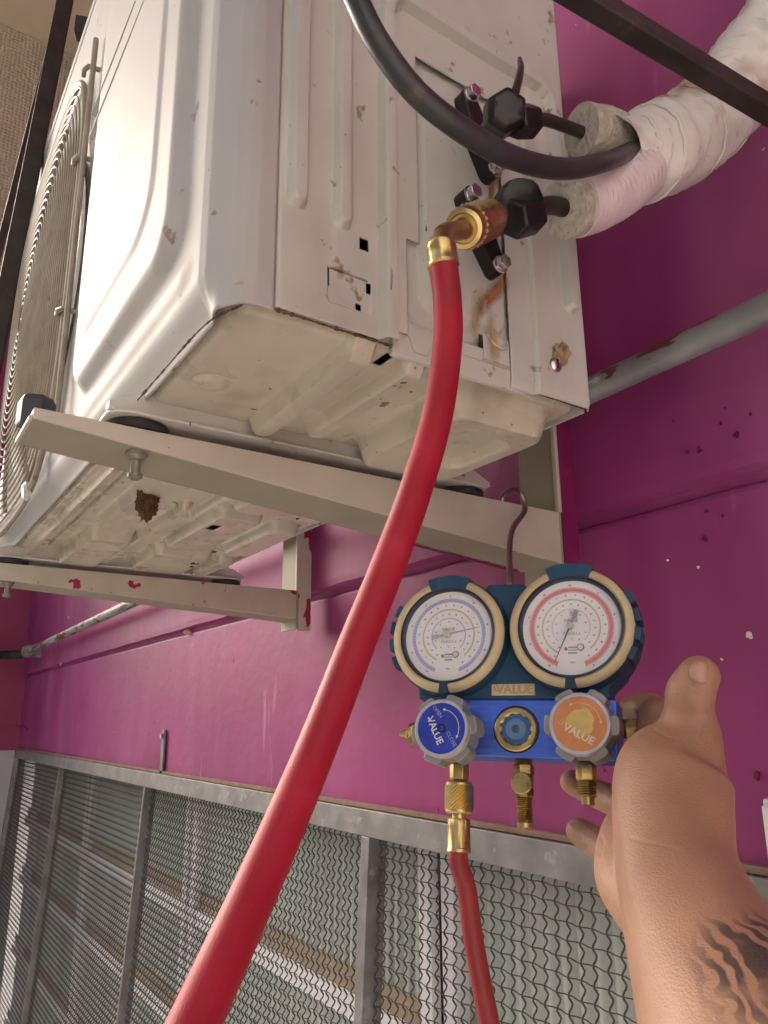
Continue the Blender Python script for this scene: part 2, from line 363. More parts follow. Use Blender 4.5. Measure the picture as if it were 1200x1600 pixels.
def chip(x, z, r, mat, nm, y=None):
    y = (WY-.0103 if z > STEP else WY-.0016) if y is None else y; n = 9
    rs = [r*cr.uniform(.45, 1.15) for _ in range(n)]
    P = [(x+rs[k]*math.cos(2*math.pi*k/n)*.7, z+rs[k]*math.sin(2*math.pi*k/n)) for k in range(n)]
    put(nm, *extrudeg(P, (V((0, y, 0)), V((1, 0, 0)), V((0, 0, 1)), V((0, 1, 0))), 0, .002), mat, wall)
chip_white = pm('chip_white', (.68, .60, .58), .8); drip_dark = pm('drip_dark', (.16, .012, .065), .4); plug_tan = pm('plug_tan', (.50, .34, .20), .9)
for (px, py), r, m, nm in (((1168, 993), .0030, chip_white, 'paint_chip'), ((1040, 875), .0010, chip_white, 'paint_chip'), ((1088, 886), .0014, chip_white, 'paint_chip'), ((1125, 1030), .0010, chip_white, 'paint_chip'), ((398, 1290), .0012, chip_white, 'paint_chip'), ((228, 1043), .0022, chip_white, 'paint_chip'), ((98, 1038), .0050, chip_white, 'paint_chip'), ((110, 965), .0050, chip_white, 'paint_chip'),
                           ((1158, 682), .0030, drip_dark, 'paint_drop'), ((1100, 705), .0026, drip_dark, 'paint_drop'), ((1082, 708), .0018, drip_dark, 'paint_drop'), ((1134, 664), .0014, drip_dark, 'paint_drop'), ((1180, 650), .0014, drip_dark, 'paint_drop'), ((1098, 840), .0026, drip_dark, 'paint_drop'), ((1100, 798), .0018, drip_dark, 'paint_drop'), ((1126, 805), .0014, drip_dark, 'paint_drop'), ((1180, 1213), .0036, drip_dark, 'paint_drop'), ((1060, 660), .0012, drip_dark, 'paint_drop'), ((1140, 640), .0010, drip_dark, 'paint_drop')):
    q = onY(px, py, WY-.003); chip(q.x, q.z, r, m, nm)
q = onY(294, 988, WY-.003); put('wall_plug', *latheg((q.x, WY-.012, q.z), (0, 1, 0), [(0, .002), (.004, .0042), (.01, .005), (.014, .005)], 14, 0, lambda j, t: 1+.25*math.sin(3*t+j)), plug_tan, wall, smooth=True)
ew = thing('end_wall', 'far side wall, dark magenta below embossed beige cladding, beyond the unit', 'wall', (EX, .25, GZ))
put('painted_band', *boxg((EX-.2, -.02, -.108), (EX, WY+.03, 1.74)), end_magenta, ew)
put('grey_base', *boxg((EX-.2, -.02, GZ), (EX+.004, WY+.03, -.108)), wall_grey, ew)
put('ledge', *boxg((EX-.2, -.02, 1.74), (EX+.02, WY+.03, 1.80)), steel_dark, ew)
put('ledge_cap', *boxg((EX-.2, -.02, 1.80), (EX+.012, WY+.03, 1.95)), cladding, ew)
put('embossed_cladding', *boxg((EX-.2, -.02, 1.95), (EX, WY+.03, 3.06)), cladding, ew)
structure(put('soffit', *boxg((EX-.3, -1.7, 3.06), (1.7, WY+.3, 3.16)), soffit_mat))
structure(put('added_canopy', *boxg((-.80, -.20, 1.70), (1.45, WY-.02, 1.72)), steel_dark))  # unseen sheet, added to cut skylight from above
structure(put('added_sky_blocker', *boxg((-9, -4.2, GZ), (9, -3.2, 1.3)), pm('plaster', (.42, .40, .37), .85, var=.1, vs=1.5)))  # unseen block, added to hold low skylight off the front panel
structure(put('added_bounce_wall', *boxg((1.25, -1.6, GZ), (1.45, WY-.012, 3.06)), pm('plaster_white', (.74, .75, .75), .85)))  # unseen pale wall, added to bounce sun onto the side panel
# ---- reeded window behind the mesh
GY = .578
win = thing('window', 'long reeded green glass window with white frames behind the wire mesh', 'window', (-1.5, GY, -1.35))
bars_z = [-.357, -.554, -.785, -1.02]; posts_x = [-3.07, -2.29, -1.49, -.722, .05]
for z in bars_z:
    put('transom', *boxg((EX, GY-.012, z-.014), (.12, GY+.02, z+.014)), alu_white, win)
    put('brown_trim', *boxg((EX, GY-.004, z+.0145), (.12, GY+.02, z+.042)), brown_trim, win)
for x in posts_x:
    for dx in (-.030, .012):
        put('mullion', *boxg((x+dx-.011, GY-.016, -1.35), (x+dx+.011, GY+.02, -.104)), alu_white, win)
    put('mullion_gap', *boxg((x-.019, GY-.004, -1.35), (x+.001, GY+.02, -.104)), gap_black, win)
prof = []
zz = [-.104]+bars_z+[-1.35]
for i in range(len(posts_x)-1):
    for j in range(len(zz)-1):
        x0, x1 = posts_x[i]+.023, posts_x[i+1]-.041; z1, z0 = zz[j]-(.0 if j == 0 else .014), zz[j+1]+(.042 if j < len(zz)-2 else 0)
        n = int((x1-x0)/.0026); vs, fs = [], []; tilt = random.uniform(-.004, .004)
        for q in range(n+1):
            x = x0+(x1-x0)*q/n; ph = (x*1000/21) % 1.; y = GY+.006-.0062*abs(math.sin(math.pi*ph)) + tilt*(q/n-.5)
            vs += [(x, y, z0), (x, y, z1)]
        for q in range(n): fs.append((2*q, 2*q+2, 2*q+3, 2*q+1))
        put('pane', vs, fs, reeded, win, smooth=False)
structure(put('room_back', *boxg((EX-.2, GY+.35, GZ), (.3, GY+.40, 0)), room_grey))
# ---- crimped wire screen in a galvanised frame, leaning out slightly at its foot
scr = thing('mesh_screen', 'grey crimped wire security screen in galvanised frame below magenta wall', 'screen', (-1.5, WY, -1.3))
LEAN = .055; ZT, ZB = -.1045, -1.06; SX0, SX1 = EX+.006, .10
def lean(x, y, z): return (x, y+(z-ZT)*LEAN, z)
def leanbox(a, b):
    v, f = boxg(a, b); return [lean(*p) for p in v], f
yf = WY+.004
put('top_rail', *leanbox((SX0, yf-.014, ZT-.029), (SX1, yf+.012, ZT)), galv, scr, bevel=.001)
put('bottom_rail', *leanbox((SX0, yf-.014, ZB), (SX1, yf+.012, ZB+.03)), galv, scr, bevel=.001)
put('side_rail', *leanbox((SX0, yf-.013, ZB+.03), (SX0+.022, yf+.012, ZT-.029)), galv, scr, bevel=.001)
put('side_rail', *leanbox((SX1-.022, yf-.013, ZB+.03), (SX1, yf+.012, ZT-.029)), galv, scr, bevel=.001)
DIV = [-2.43, -1.62, -.785]
for x, wd in zip(DIV, (.007, .009, .017)):
    put('divider', *leanbox((x-wd/2, yf-.015, ZB+.03), (x+wd/2, yf+.010, ZT-.029)), galv, scr, bevel=.001)
PITCH = .0136
edges = [SX0+.022]+DIV+[SX1-.022]
for pi in range(4):
    x0, x1 = edges[pi]+.006, edges[pi+1]-.006; gs = []
    nx = int((x1-x0)/PITCH); ox = x0+((x1-x0)-nx*PITCH)/2; nz = int((ZT-.030-ZB-.03)/PITCH)
    for i in range(nx+1):
        x = ox+i*PITCH+random.uniform(-.0008, .0008); P = []
        for q in range(nz*5+3):
            z = ZT-.026-q*PITCH/5; ph = 2*math.pi*q/5
            P.append(lean(x+.0005*math.sin(ph+.6), yf+.0020*math.sin(ph), z))
        gs.append(tubeg(P, .00105, 4, False))
    for j in range(nz):
        z = ZT-.030-(j+.5)*PITCH+random.uniform(-.0008, .0008); P = []
        for q in range(nx*2+1):
            x = ox+q*PITCH/2; ph = math.pi*(q/2)+math.pi*(j % 2)
            P.append(lean(x, yf-.0016*math.cos(ph), z+.0005*math.sin(ph)))
        gs.append(tubeg(P, .00068, 3, False))
    o = put('wire_mesh', *merge(*gs), wire_grey, scr, smooth=True); o['kind'] = 'stuff'
st = thing('hanger_strap', 'small galvanised flat strap bolted to magenta wall above the screen', 'strap', (-1.545, WY, -.12))
put('strap', *boxg((-1.551, WY-.006, -.118), (-1.535, WY-.002, -.020)), galv, st, bevel=.0006)
put('bolt', *hexg((-1.543, WY-.006, -.032), (0, -1, 0), .005, .006), chrome, st)
tr = thing('white_trunking', 'white plastic channel at the right picture edge beside the forearm', 'trunking', (-.27, .49, -1.0))
put('channel', *boxg((-.287, .484, -1.0), (-.235, .512, -.052)), pvc_white, tr, bevel=.002)
put('lid', *boxg((-.2855, .480, -1.0), (-.237, .4838, -.056)), pvc_white, tr, bevel=.001)
# ---- conduit along the wall
cn = thing('conduit_pipe', 'long galvanised steel conduit with rust patches running along magenta wall', 'pipe', (-1, .475, .25))
pa, pb = V((-2.93, .47, .238)), V((.6, .47, .272))
put('pipe', *tubeg([pa.lerp(pb, i/60) for i in range(61)], .0108, 20), galv_rust, cn, smooth=True)
cl = put('end_fitting', *latheg(pa+V((-.03, 0, 0)), (1, 0, .01), [(0, .017), (.004, .022), (.036, .022), (.040, .018), (.055, .018), (.058, .014)], 12), galv, cn, smooth=True)
put('clamp', *boxg((-2.925, .482, .215), (-2.90, .5065, .262)), galv, cn, bevel=.001)
P = crom([(-2.955, .47, .238), (-3.05, .46, .234), (-3.13, .40, .236), (-3.17, .2, .24), (-3.18, .0, .24)], 70)
tag(put('corrugated_conduit', *tubeg(P, .014, 10, True, lambda i, a, s: 1.0+.16*math.sin(s*2*math.pi/.0085)), rubber, None, True, org=(-3.18, .0, .24)), 'black corrugated conduit continuing from the steel pipe at the far corner', 'conduit')
P = crom([(-3.215, .0, .02), (-3.214, .30, .0), (-3.212, .46, -.015), (-3.19, .506, -.018), (-3.05, .511, -.03)], 8)
tag(put('thin_cable', *tubeg(P, .003, 6), end_magenta, None, True, org=P[0]), 'thin painted cable stapled across the far magenta corner', 'cable')

# ================================================================== WALL BRACKETS
def bracket(xw, ytip, zc0, zc1, side_mat, web_mat, label, chipped):
    """pressed steel wall bracket: tapering arm (web, top flange, lower lip) on an upright channel"""
    t = thing('wall_bracket', label, 'bracket', (xw, .49, .10), 'brackets under the unit'); T = .0025; zt = .1725; ye = .484
    N = 24
    def sweep(f0, f1):     # quad strip solid between two edge curves given as functions of y
        ys = [ytip+(ye-ytip)*i/N for i in range(N+1)]; return ys
    ys = sweep(0, 0)
    zc = lambda y: zc0+(zc1-zc0)*(y-ytip)/(ye-ytip)
    def solid(A, B, C, D):  # four corner curves -> closed bar
        vs, fs = [], []
        for y in ys: vs += [A(y), B(y), C(y), D(y)]
        for i in range(N):
            for k in range(4): fs.append((4*i+k, 4*i+(k+1) % 4, 4*i+4+(k+1) % 4, 4*i+4+k))
        fs += [(0, 1, 2, 3), (4*N, 4*N+1, 4*N+2, 4*N+3)]; return vs, fs
    put('web', *solid(lambda y: (xw, y, zc(y)), lambda y: (xw, y, zt), lambda y: (xw-T, y, zt), lambda y: (xw-T, y, zc(y))), web_mat, t, bevel=.0008)
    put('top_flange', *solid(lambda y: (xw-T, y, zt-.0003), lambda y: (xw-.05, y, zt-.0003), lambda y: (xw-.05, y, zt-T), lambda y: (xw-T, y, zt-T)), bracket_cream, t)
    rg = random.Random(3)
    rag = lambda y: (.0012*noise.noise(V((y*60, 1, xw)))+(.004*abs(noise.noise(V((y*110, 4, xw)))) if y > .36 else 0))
    lip = put('lower_lip', *solid(lambda y: (xw-T, y, zc(y)+.0003), lambda y: (xw-.0505+rag(y), y, zc(y)+.0003), lambda y: (xw-.0505+rag(y), y, zc(y)+T), lambda y: (xw-T, y, zc(y)+T)), bracket_shaded, t)
    # rusty paint edge along the lip
    put('rusty_edge', *tubeg([(xw-.051+rag(y), y, zc(y)+.0012) for y in ys], .0009, 6), pm('rust_edge', (.16, .07, .035), .8, var=.4, vs=90), lip, smooth=True)
    if not chipped:          # ragged magenta overspray along the back of the lip
        vs, fs = [], []
        for i in range(60):
            y = .335+.145*i/59; k = .004+.006*abs(noise.noise(V((y*90, 7, 0))))+.004*abs(noise.noise(V((y*400, 2, 0)))); zq = zc(y)-.0003
            vs += [(xw-.0512, y, zq), (xw-.0512+k*min(1, i/8), y, zq)]
        fs = [(2*i, 2*i+2, 2*i+3, 2*i+1) for i in range(59)]
        put('paint_overspray', vs, fs, flange_magenta, lip)
    put('end_cap', *boxg((xw-.049, ytip-.002, zc0-.0004), (xw-.003, ytip+.0002, zt-.004)), bracket_cream, t, bevel=.0006)
    # upright channel against the wall
    up = put('upright_face', *boxg((xw-.046, ye, zc1-.0142), (xw-.0001, ye+.0028, .62)), bracket_shaded, t, bevel=.0006)
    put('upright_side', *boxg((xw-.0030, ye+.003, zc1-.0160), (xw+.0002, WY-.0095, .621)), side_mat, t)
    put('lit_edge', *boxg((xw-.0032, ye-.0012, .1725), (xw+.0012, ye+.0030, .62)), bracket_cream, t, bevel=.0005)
    # clamp bolt hanging under the lip
    by = ytip+.062; bz = zc(by)
    b = put('clamp_bolt', *latheg((xw-.012, by, bz), (0, 0, -1), [(0, .003), (.013, .003), (.0135, .0045), (.016, .0045), (.0165, .0035), (.017, .003)], 16), pm('bolt_grey', (.25, .24, .19), .5, metal=.4, var=.2, vs=90), t, smooth=True)
    put('washer', *latheg((xw-.012, by, bz+.0002), (0, 0, -1), [(0, .0068), (.002, .0068), (.0022, .0055), (.0050, .0048)], 20), MAT['bolt_grey'], b, smooth=True)
    return t
bracket(-.440, .060, .1660, .1265, flange_magenta, bracket_cream, 'cream steel wall bracket under near end of unit, carrying the gauge hook', False)
bracket(-.930, .060, .1560, .1330, flange_peeling, arm_chipped, 'far steel wall bracket with magenta flakes and peeling upright', True)
for xw, lb in ((-.440, 'dark hexagonal cap nut on the tip of the near bracket'),):
    tag(put('cap_nut', *latheg((xw-.035, .066, .1727), (0, 0, 1), [(0, .0105), (.002, .0113), (.015, .0113), (.019, .0095), (.020, .005)], 6, .4), pm('cap_dark', (.035, .04, .05), .5, var=.25, vs=50), None, org=(xw-.035, .066, .1727), bevel=.0006), lb, 'nut')

# ================================================================== OUTDOOR UNIT
XS, XE, YB, ZB0, ZT0 = -.300, -1.030, .366, .190, .735
unit = thing('outdoor_unit', 'off white air conditioner outdoor unit on wall brackets, underside in view', 'air conditioner', (-.66, .24, ZB0))
# ---- front panel with its rounded corner (profile measured from the side seam round to the far end)
PR = [(-.3000, .1402), (-.3000, .1310), (-.3016, .1262), (-.3062, .1218), (-.3200, .1135), (-.3255, .1122), (-.3300, .1120), (XE, .1120)]
CUM = [0]
for a, b in zip(PR, PR[1:]): CUM.append(CUM[-1]+math.hypot(a[0]-b[0], a[1]-b[1]))
S2X = CUM[6]                                            # arc length where X = -.33
def frontpt(s, v, h):
    for i in range(len(PR)-1):
        if s <= CUM[i+1]+1e-9 or i == len(PR)-2:
            t = (s-CUM[i])/(CUM[i+1]-CUM[i]); x = PR[i][0]+(PR[i+1][0]-PR[i][0])*t; y = PR[i][1]+(PR[i+1][1]-PR[i][1])*t; break
    return (x, y-h, v)
def X2s(x): return S2X+(-.33-x)
FC = (-.835, .425)
def fronth(s, v):
    x = -.33-(s-S2X); h = 0.
    d = rbox(x, v, -.590, -.347, .236, .80, .036)
    h += .0085*smooth01(d/.013)
    h += .0016*smooth01((rbox(x, v, -.575, -.385, .275, .80, .04))/.006)
    if x < -.34: h += .0018*smooth01((v-.4905)/.0022)*smooth01((x+.62)/-.02 + 1)*smooth01((-.40-x)/.03)
    # rolled lower edge
    if v < .212: h -= .010*(1-smooth01((v-.190)/.022))*smooth01((-.31-x)/.02)
    if .214 < v < .232: h += .0022*math.sin(math.pi*(v-.214)/.018)*smooth01((-.33-x)/.02)
    h += .0007*noise.noise(V((x*9, v*7, 2)))*smooth01((-.33-x)/.03)   # dents
    r = math.hypot(x-FC[0], v-FC[1]); h -= .010*smooth01((.215-r)/.03)
    return h
ss = sorted(set([round(c, 6) for c in CUM[:7]]+[round(q, 6) for q in lines(0, CUM[6], .0016)]+[round(q, 6) for q in lines(S2X, X2s(-.62), .0022)]+[round(q, 6) for q in lines(X2s(-.62), CUM[-1], .006)]))
vz = lines(.1905, .30, .0022)[:-1]+lines(.30, .47, .006)[:-1]+lines(.47, .51, .0009)[:-1]+lines(.51, ZT0, .01)
fp = field('front_panel', ss, vz, fronth, frontpt, front_white, unit, cut=lambda s, v: math.hypot(-.33-(s-S2X)-FC[0], v-FC[1]) < .165 and s > S2X)
put('fan_ring', *latheg((FC[0], .118, FC[1]), (0, 1, 0), [(-.004, .178), (-.006, .172), (-.003, .166), (.05, .160), (.05, .164), (0, .172)], 64), unit_white, unit, smooth=True)
fan = put('fan_hub', *latheg((FC[0], .150, FC[1]), (0, -1, 0), [(-.03, .04), (.012, .04), (.018, .034), (.018, .01)], 32), rubber, unit, smooth=True)
for k in range(4):
    a0 = k*math.pi/2+.3; vs, fs = [], []
    for i in range(9):
        r = .038+.115*i/8
        for j in range(7):
            a = a0+(j/6-.5)*(.9+.3*i/8)+.25*i/8; vs.append((FC[0]+r*math.cos(a), .160+(j/6-.5)*.035, FC[1]+r*math.sin(a)))
    for i in range(8):
        for j in range(6): fs.append((i*7+j, i*7+j+1, i*7+8+j, i*7+7+j))
    put('fan_blade', vs, fs, dark_in, fan, smooth=True)
# ---- side (service) panel
Y0, Y1 = .1413, .3640
CUT = (.2293, .2968, .392)                              # valve cut-out: y range, top
def ridge(d, half, hh): return hh*smooth01((half-d)/(half*.50))
def seg(u, v, a, b):
    ax, ay = a; bx, by = b; dx, dy = bx-ax, by-ay; t = max(0, min(1, ((u-ax)*dx+(v-ay)*dy)/(dx*dx+dy*dy))); return math.hypot(u-ax-dx*t, v-ay-dy*t)
ARC = [(.207, .150), (.207, .408), (.210, .420), (.218, .427), (.335, .427), (.345, .423), (.349, .413), (.349, .2580)]
def sideh(u, v):
    h = 0.
    h += ridge(seg(u, v, (.1507, .2575), (.1507, .80)), .0056, .0060)
    h += ridge(seg(u, v, (.1778, .2555), (.1778, .80)), .0052, .0060)
    d = min(seg(u, v, a, b) for a, b in zip(ARC, ARC[1:])); h += ridge(d, .0050, .0058)
    if u < .2005 and v < .36: h -= .0012*smooth01(rbox(u, v, .1690, .1972, .2045, .2265, .003)/.0012)
    h += .0030*smooth01((u-.3165)/.0016)*smooth01((.395-v)/.02)
    if u < .1425: h -= .0012*(1-(u-Y0)/.0012)
    h += .0005*noise.noise(V((u*16, v*12, 7)))
    if v < .1945: h -= .0015*(1-(v-.190)/.0045)
    if u > .360: h -= .003*smooth01((u-.360)/.004)
    return h
holes = [(.1890, .1948, .2425, .2500), (.1695, .1714, .2150, .2255), (.1938, .1968, .2180, .2245), (.1872, .1908, .2062, .2102)]
def sidecut(u, v):
    if v < CUT[2] and CUT[0] < u < CUT[1]: return True
    if v < .2615 and .2205 < u <= CUT[0]: return True
    if v < .2015 and .2105 < u < .2210: return True
    if v < .1932 and u < .2105: return True
    return False
ex_u = [a for h in holes for a in h[:2]]+[CUT[0], CUT[1], .2205, .2105, .3165, .3181]+[.1690, .1972]
ex_v = [a for h in holes for a in h[2:]]+[CUT[2], .2615, .2015, .1932, .2045, .2265]
us = lines(Y0, Y1, .0011, ex_u); vzs = lines(.190, .280, .0013, ex_v)[:-1]+lines(.280, .44, .0026, ex_v)[:-1]+lines(.44, ZT0, .012)
sp = field('side_panel', us, vzs, sideh, lambda u, v, h: (XS+h, u, v), unit_white, unit, holes, .0010, sidecut)
# ---- valve plate in the cut-out
def plateh(u, v):
    h = .0048*smooth01(rbox(u, v, .2315, .2958, .2220, .3885, .010)/.0040)
    h -= .002*smooth01((.2180-v)/.004)
    return h+.0003*noise.noise(V((u*30, v*20, 9)))
vp = field('valve_plate', lines(.2185, .3000, .0013), lines(.1960, .398, .0016), plateh, lambda u, v, h: (XS-.0045+h, u, v), unit_white, unit)
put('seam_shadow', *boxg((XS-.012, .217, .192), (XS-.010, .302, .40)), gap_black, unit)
# upstanding lip of the base pan below the valve plate, with the little hooked tab
put('pan_lip', *boxg((XS-.0052, .2115, .1885), (XS-.0010, .3085, .2100)), unit_white, unit, bevel=.0008)
tb = put('pan_tab', *boxg((XS-.0008, .2755, .2030), (XS+.0006, .2960, .2190)), unit_white, unit, bevel=.0006)
put('tab_hook', *tubeg(crom([(XS+.001, .2790, .2190), (XS+.003, .2800, .2135), (XS+.003, .2850, .2115), (XS+.003, .2915, .2130), (XS+.001, .2935, .2185)], 6), .0007, 8), unit_white, tb, smooth=True)
put('tab_slot', *boxg((XS-.0006, .2725, .2095), (XS+.0004, .2750, .2175)), gap_black, tb)
put('folded_flap', *extrudeg([(.2010, .1925), (.2108, .1925), (.2205, .1985), (.2205, .2050), (.2108, .1998), (.2010, .1998)], (V((XS, 0, 0)), V((0, 1, 0)), V((0, 0, 1)), V((1, 0, 0))), -.0105, -.0085), pan_cream, unit)
scw = put('screw', *latheg((XS+.003, .3315, .2120), (1, -.1, 0), [(0, .0052), (.0012, .0052), (.0028, .0038), (.0034, .0016)], 20), chrome, unit, smooth=True)
put('screw_slot', *boxg((XS+.0058, .3308, .2090), (XS+.0068, .3317, .2150)), gap_black, scw)
# rust runs
N1 = V((1, 0, 0)); xr = XS+.0022
def side(px, py, x): p = onX(px, py, x); return V((x, p.y, p.z))
ribbon('rust_stain', [side(772, 262, xr), side(771, 275, xr), side(768, 290, xr), side(767, 305, xr), side(766, 322, xr), side(765, 340, xr)], [.0075, .0060, .0040, .0028, .0020, .0012], N1, rust_run, vp)
ribbon('rust_stain', [side(792, 425, xr), side(787, 440, xr), side(775, 455, xr), side(762, 468, xr), side(752, 482, xr), side(744, 498, xr)], [.0070, .0068, .0060, .0055, .0050, .0035], N1, rust_run, vp)
ribbon('rust_stain', [side(756, 448, xr), side(748, 470, xr), side(744, 495, xr), side(742, 515, xr), side(745, 535, xr)], [.005, .006, .0055, .005, .004], N1, rust_pale, vp)
ribbon('rust_stain', [side(768, 480, xr+.001), side(768, 510, xr+.001), side(772, 530, xr+.001), side(774, 555, xr+.001), side(772, 572, xr+.001)], [.004, .0048, .005, .005, .004], N1, rust_pale, vp)
# ---- base pan, embossed
EMB = [  # x0 x1 y0 y1 height radius slope      (positive hangs down)
 (-.435, -.285, .186, .204, .0055, .008, .006), (-.425, -.285, .222, .238, .0045, .007, .006), (-.434, -.312, .262, .352, .0100, .020, .013), (-.400, -.335, .285, .335, -.004, .012, .008),
 (-.505, -.495, .14, .36, .0, .01, .01),
 (-.960, -.510, .134, .141, .0050, .003, .003), (-.900, -.560, .150, .154, -.0035, .002, .002), (-.740, -.560, .166, .200, .0085, .008, .007), (-.930, -.770, .166, .215, .0100, .010, .009),
 (-.960, -.640, .216, .226, .0060, .005, .004), (-.700, -.560, .232, .248, -.0050, .006, .005), (-.800, -.640, .250, .300, .0070, .010, .008), (-.620, -.540, .250, .345, .0080, .012, .010),
 (-.930, -.820, .250, .320, .0085, .010, .009), (-.800, -.660, .312, .350, .0080, .012, .010), (-.930, -.830, .328, .352, .0085, .008, .007)]
def panh(x, y):
    h = 0.
    for x0, x1, y0, y1, hh, r, sl in EMB: h += (1.9 if x > -.5 else 1.45)*hh*smooth01(rbox(x, y, x0, x1, y0, y1, r)/(sl*.62))
    r = math.hypot(x+.394, y-.146); h += .0016*smooth01((.0092-r)/.0015) - .0010*smooth01((.0135-r)/.002)*smooth01((r-.0092)/.002)
    d = rbox(x, y, XE+.004, XS-.002, .122, .3645, .012); h -= .010*(1-smooth01(d/.007))
    return h+.0006*noise.noise(V((x*14, y*14, 1)))
PH = [(-.694, -.673, .2585, .2680), (-.640, -.622, .3010, .3085), (-.616, -.604, .3110, .3180), (-.860, -.846, .3030, .3160), (-.880, -.866, .3090, .3240), (-.842, -.828, .3130, .3260), (-.800, -.786, .334, .346), (-.590, -.583, .290, .296),
      (-.3125, -.3035, .2010, .2045), (-.3225, -.3085, .2115, .2175)]
px_ = lines(XE+.002, XS-.001, .0021, [a for h in PH for a in h[:2]]); py_ = lines(.1220, .3642, .0016, [a for h in PH for a in h[2:]])
pan = field('base_pan', px_, py_, panh, lambda x, y, h: (x, y, ZB0+.002-h), pan_cream, unit, PH, .001)
put('pan_drain', *latheg((-.3330, .2735, ZB0+.0005), (0, 0, -1), [(0, .0065), (.0012, .0060), (.0012, .0048), (-.004, .0045)], 24), pan_cream, pan, smooth=True)
put('inner_shell', *merge(boxg((XE+.01, .160, ZB0+.03), (XS-.014, .165, ZT0-.005)), boxg((XE+.01, .13, ZB0+.028), (XS-.014, .36, ZB0+.030))), dark_in, unit)
put('back_panel', *boxg((XE, YB-.003, ZB0), (XS-.004, YB-.0015, ZT0)), unit_white, unit)
put('far_panel', *boxg((XE-.0015, .113, ZB0), (XE-.0003, YB-.004, ZT0)), unit_white, unit)
put('top_lid', *boxg((XE-.004, .108, ZT0+.001), (XS+.005, YB+.002, ZT0+.014)), front_white, unit, bevel=.003)
rgm = pm('grime', (.10, .065, .04), .9, var=.5, vs=120)
def grime(pts, r, seedv, par):
    pts = crom(pts, 40); put('grime_line', *tubeg(pts, [r*(.35+1.3*abs(noise.noise(V((i*.23, seedv, 0))))) for i in range(len(pts))], 6), rgm, par, smooth=True)
grime([(XS-.0005, .1415, .1921), (XS-.0005, .175, .1921), (XS-.0005, .2100, .1921)], .0012, 1, sp)
grime([(XS-.001, .125, .1895), (-.330, .1175, .1900), (-.40, .1165, .1895), (-.52, .1165, .1895)], .0009, 2, sp)
grime([(XS+.0005, .318, .1905), (XS+.0005, .340, .1905), (XS-.0005, .3635, .1905)], .0008, 3, sp)
grime([(XS+.0002, .2965, .225), (XS+.0002, .2966, .30), (XS+.0002, .2966, .385)], .0005, 4, sp)
# ---- feet: pressed rails across the pan with rubber pads
for xw in (-.440, -.930):
    out = [(.100, .1815), (.106, .1790), (.395, .1790), (.4035, .1815), (.4035, .1855), (.388, .1925), (.365, .2000), (.300, .1990), (.285, .1945), (.235, .1935), (.215, .1990), (.160, .2000), (.135, .1975), (.115, .1925), (.100, .1860)]
    ft = put('foot_rail', *extrudeg(out, (V((xw, 0, 0)), V((0, 1, 0)), V((0, 0, 1)), V((1, 0, 0))), -.0065, .0015), unit_white, unit, bevel=.0008)
    put('foot_flange', *extrudeg([(.100, -.004), (.104, .003), (.112, .006), (.388, .006), (.398, .003), (.403, -.004), (.403, -.040), (.396, -.045), (.106, -.045), (.100, -.040)], (V((xw, 0, .1788)), V((0, 1, 0)), V((1, 0, 0)), V((0, 0, 1))), 0, .0022), unit_white, ft, bevel=.0006)
    for yc in (.122, .385):
        put('rubber_pad', *latheg((xw-.016, yc, .1730), (0, 0, 1), [(0, .018), (.0015, .0195), (.0046, .0195), (.0057, .018)], 28), rubber, ft, smooth=True)
# ---- fan guard of cream wire: rounded rings that dome outwards, with clips
gd = put('guard_rim', *tubeg([(FC[0]+(.190)*u, .1035, FC[1]+(.228)*v) for u, v in [(0, 0)]*0 or [(math.copysign(abs(math.cos(t))**.55, math.cos(t)), math.copysign(abs(math.sin(t))**.55, math.sin(t))) for t in [2*math.pi*i/96 for i in range(96)]]], .0030, 8, closed=True), wire_cream, unit, smooth=True)
for k in range(28):
    f = 1-.0335*(k+.55); e = .55+.013*k; yy = .1035-.013*(1-f*f)**.8
    P = [(FC[0]+.190*f*math.copysign(abs(math.cos(t))**min(e, 1), math.cos(t)), yy, FC[1]+.228*f*math.copysign(abs(math.sin(t))**min(e, 1), math.sin(t))) for t in [2*math.pi*i/72 for i in range(72)]]
    put('guard_ring', *tubeg(P, .0011, 6, closed=True), wire_cream, gd, smooth=True)
for k in range(8):
    a = math.pi/8+k*math.pi/4; ca, sa = math.cos(a), math.sin(a); P = []
    for i in range(12):
        f = i/11; e = .6; m = f/max(abs(ca)**(1/e)+abs(sa)**(1/e), 1e-6)**e
        P.append((FC[0]+.190*m*ca, .1060-.013*(1-f*f)**.8, FC[1]+.228*m*sa))
    put('guard_spoke', *tubeg(P, .0022, 6), wire_cream, gd, smooth=True)
for z in (.235, .345, .50, .60):
    put('guard_clip', *tubeg([(-.652, .0985, z), (-.645, .0975, z), (-.637, .1000, z-.001), (-.632, .112, z-.004)], .0024, 8), wire_cream, gd, smooth=True)
put('guard_post', *tubeg([(-.634, .1035, .215), (-.632, .1032, .40), (-.634, .1035, .63)], .0026, 8), wire_cream, gd, smooth=True)
put('guard_screw', *latheg((-.735, .104, .205), (0, -1, -.2), [(0, .009), (.003, .009), (.006, .006)], 16), unit_white, gd, smooth=True)

for z, th in ((.4900, .0022), (.5150, .0014)):
    put('trim_line', *boxg((-.600, .1000, z), (-.405, .1045, z+th)), front_white, fp, bevel=.0006)
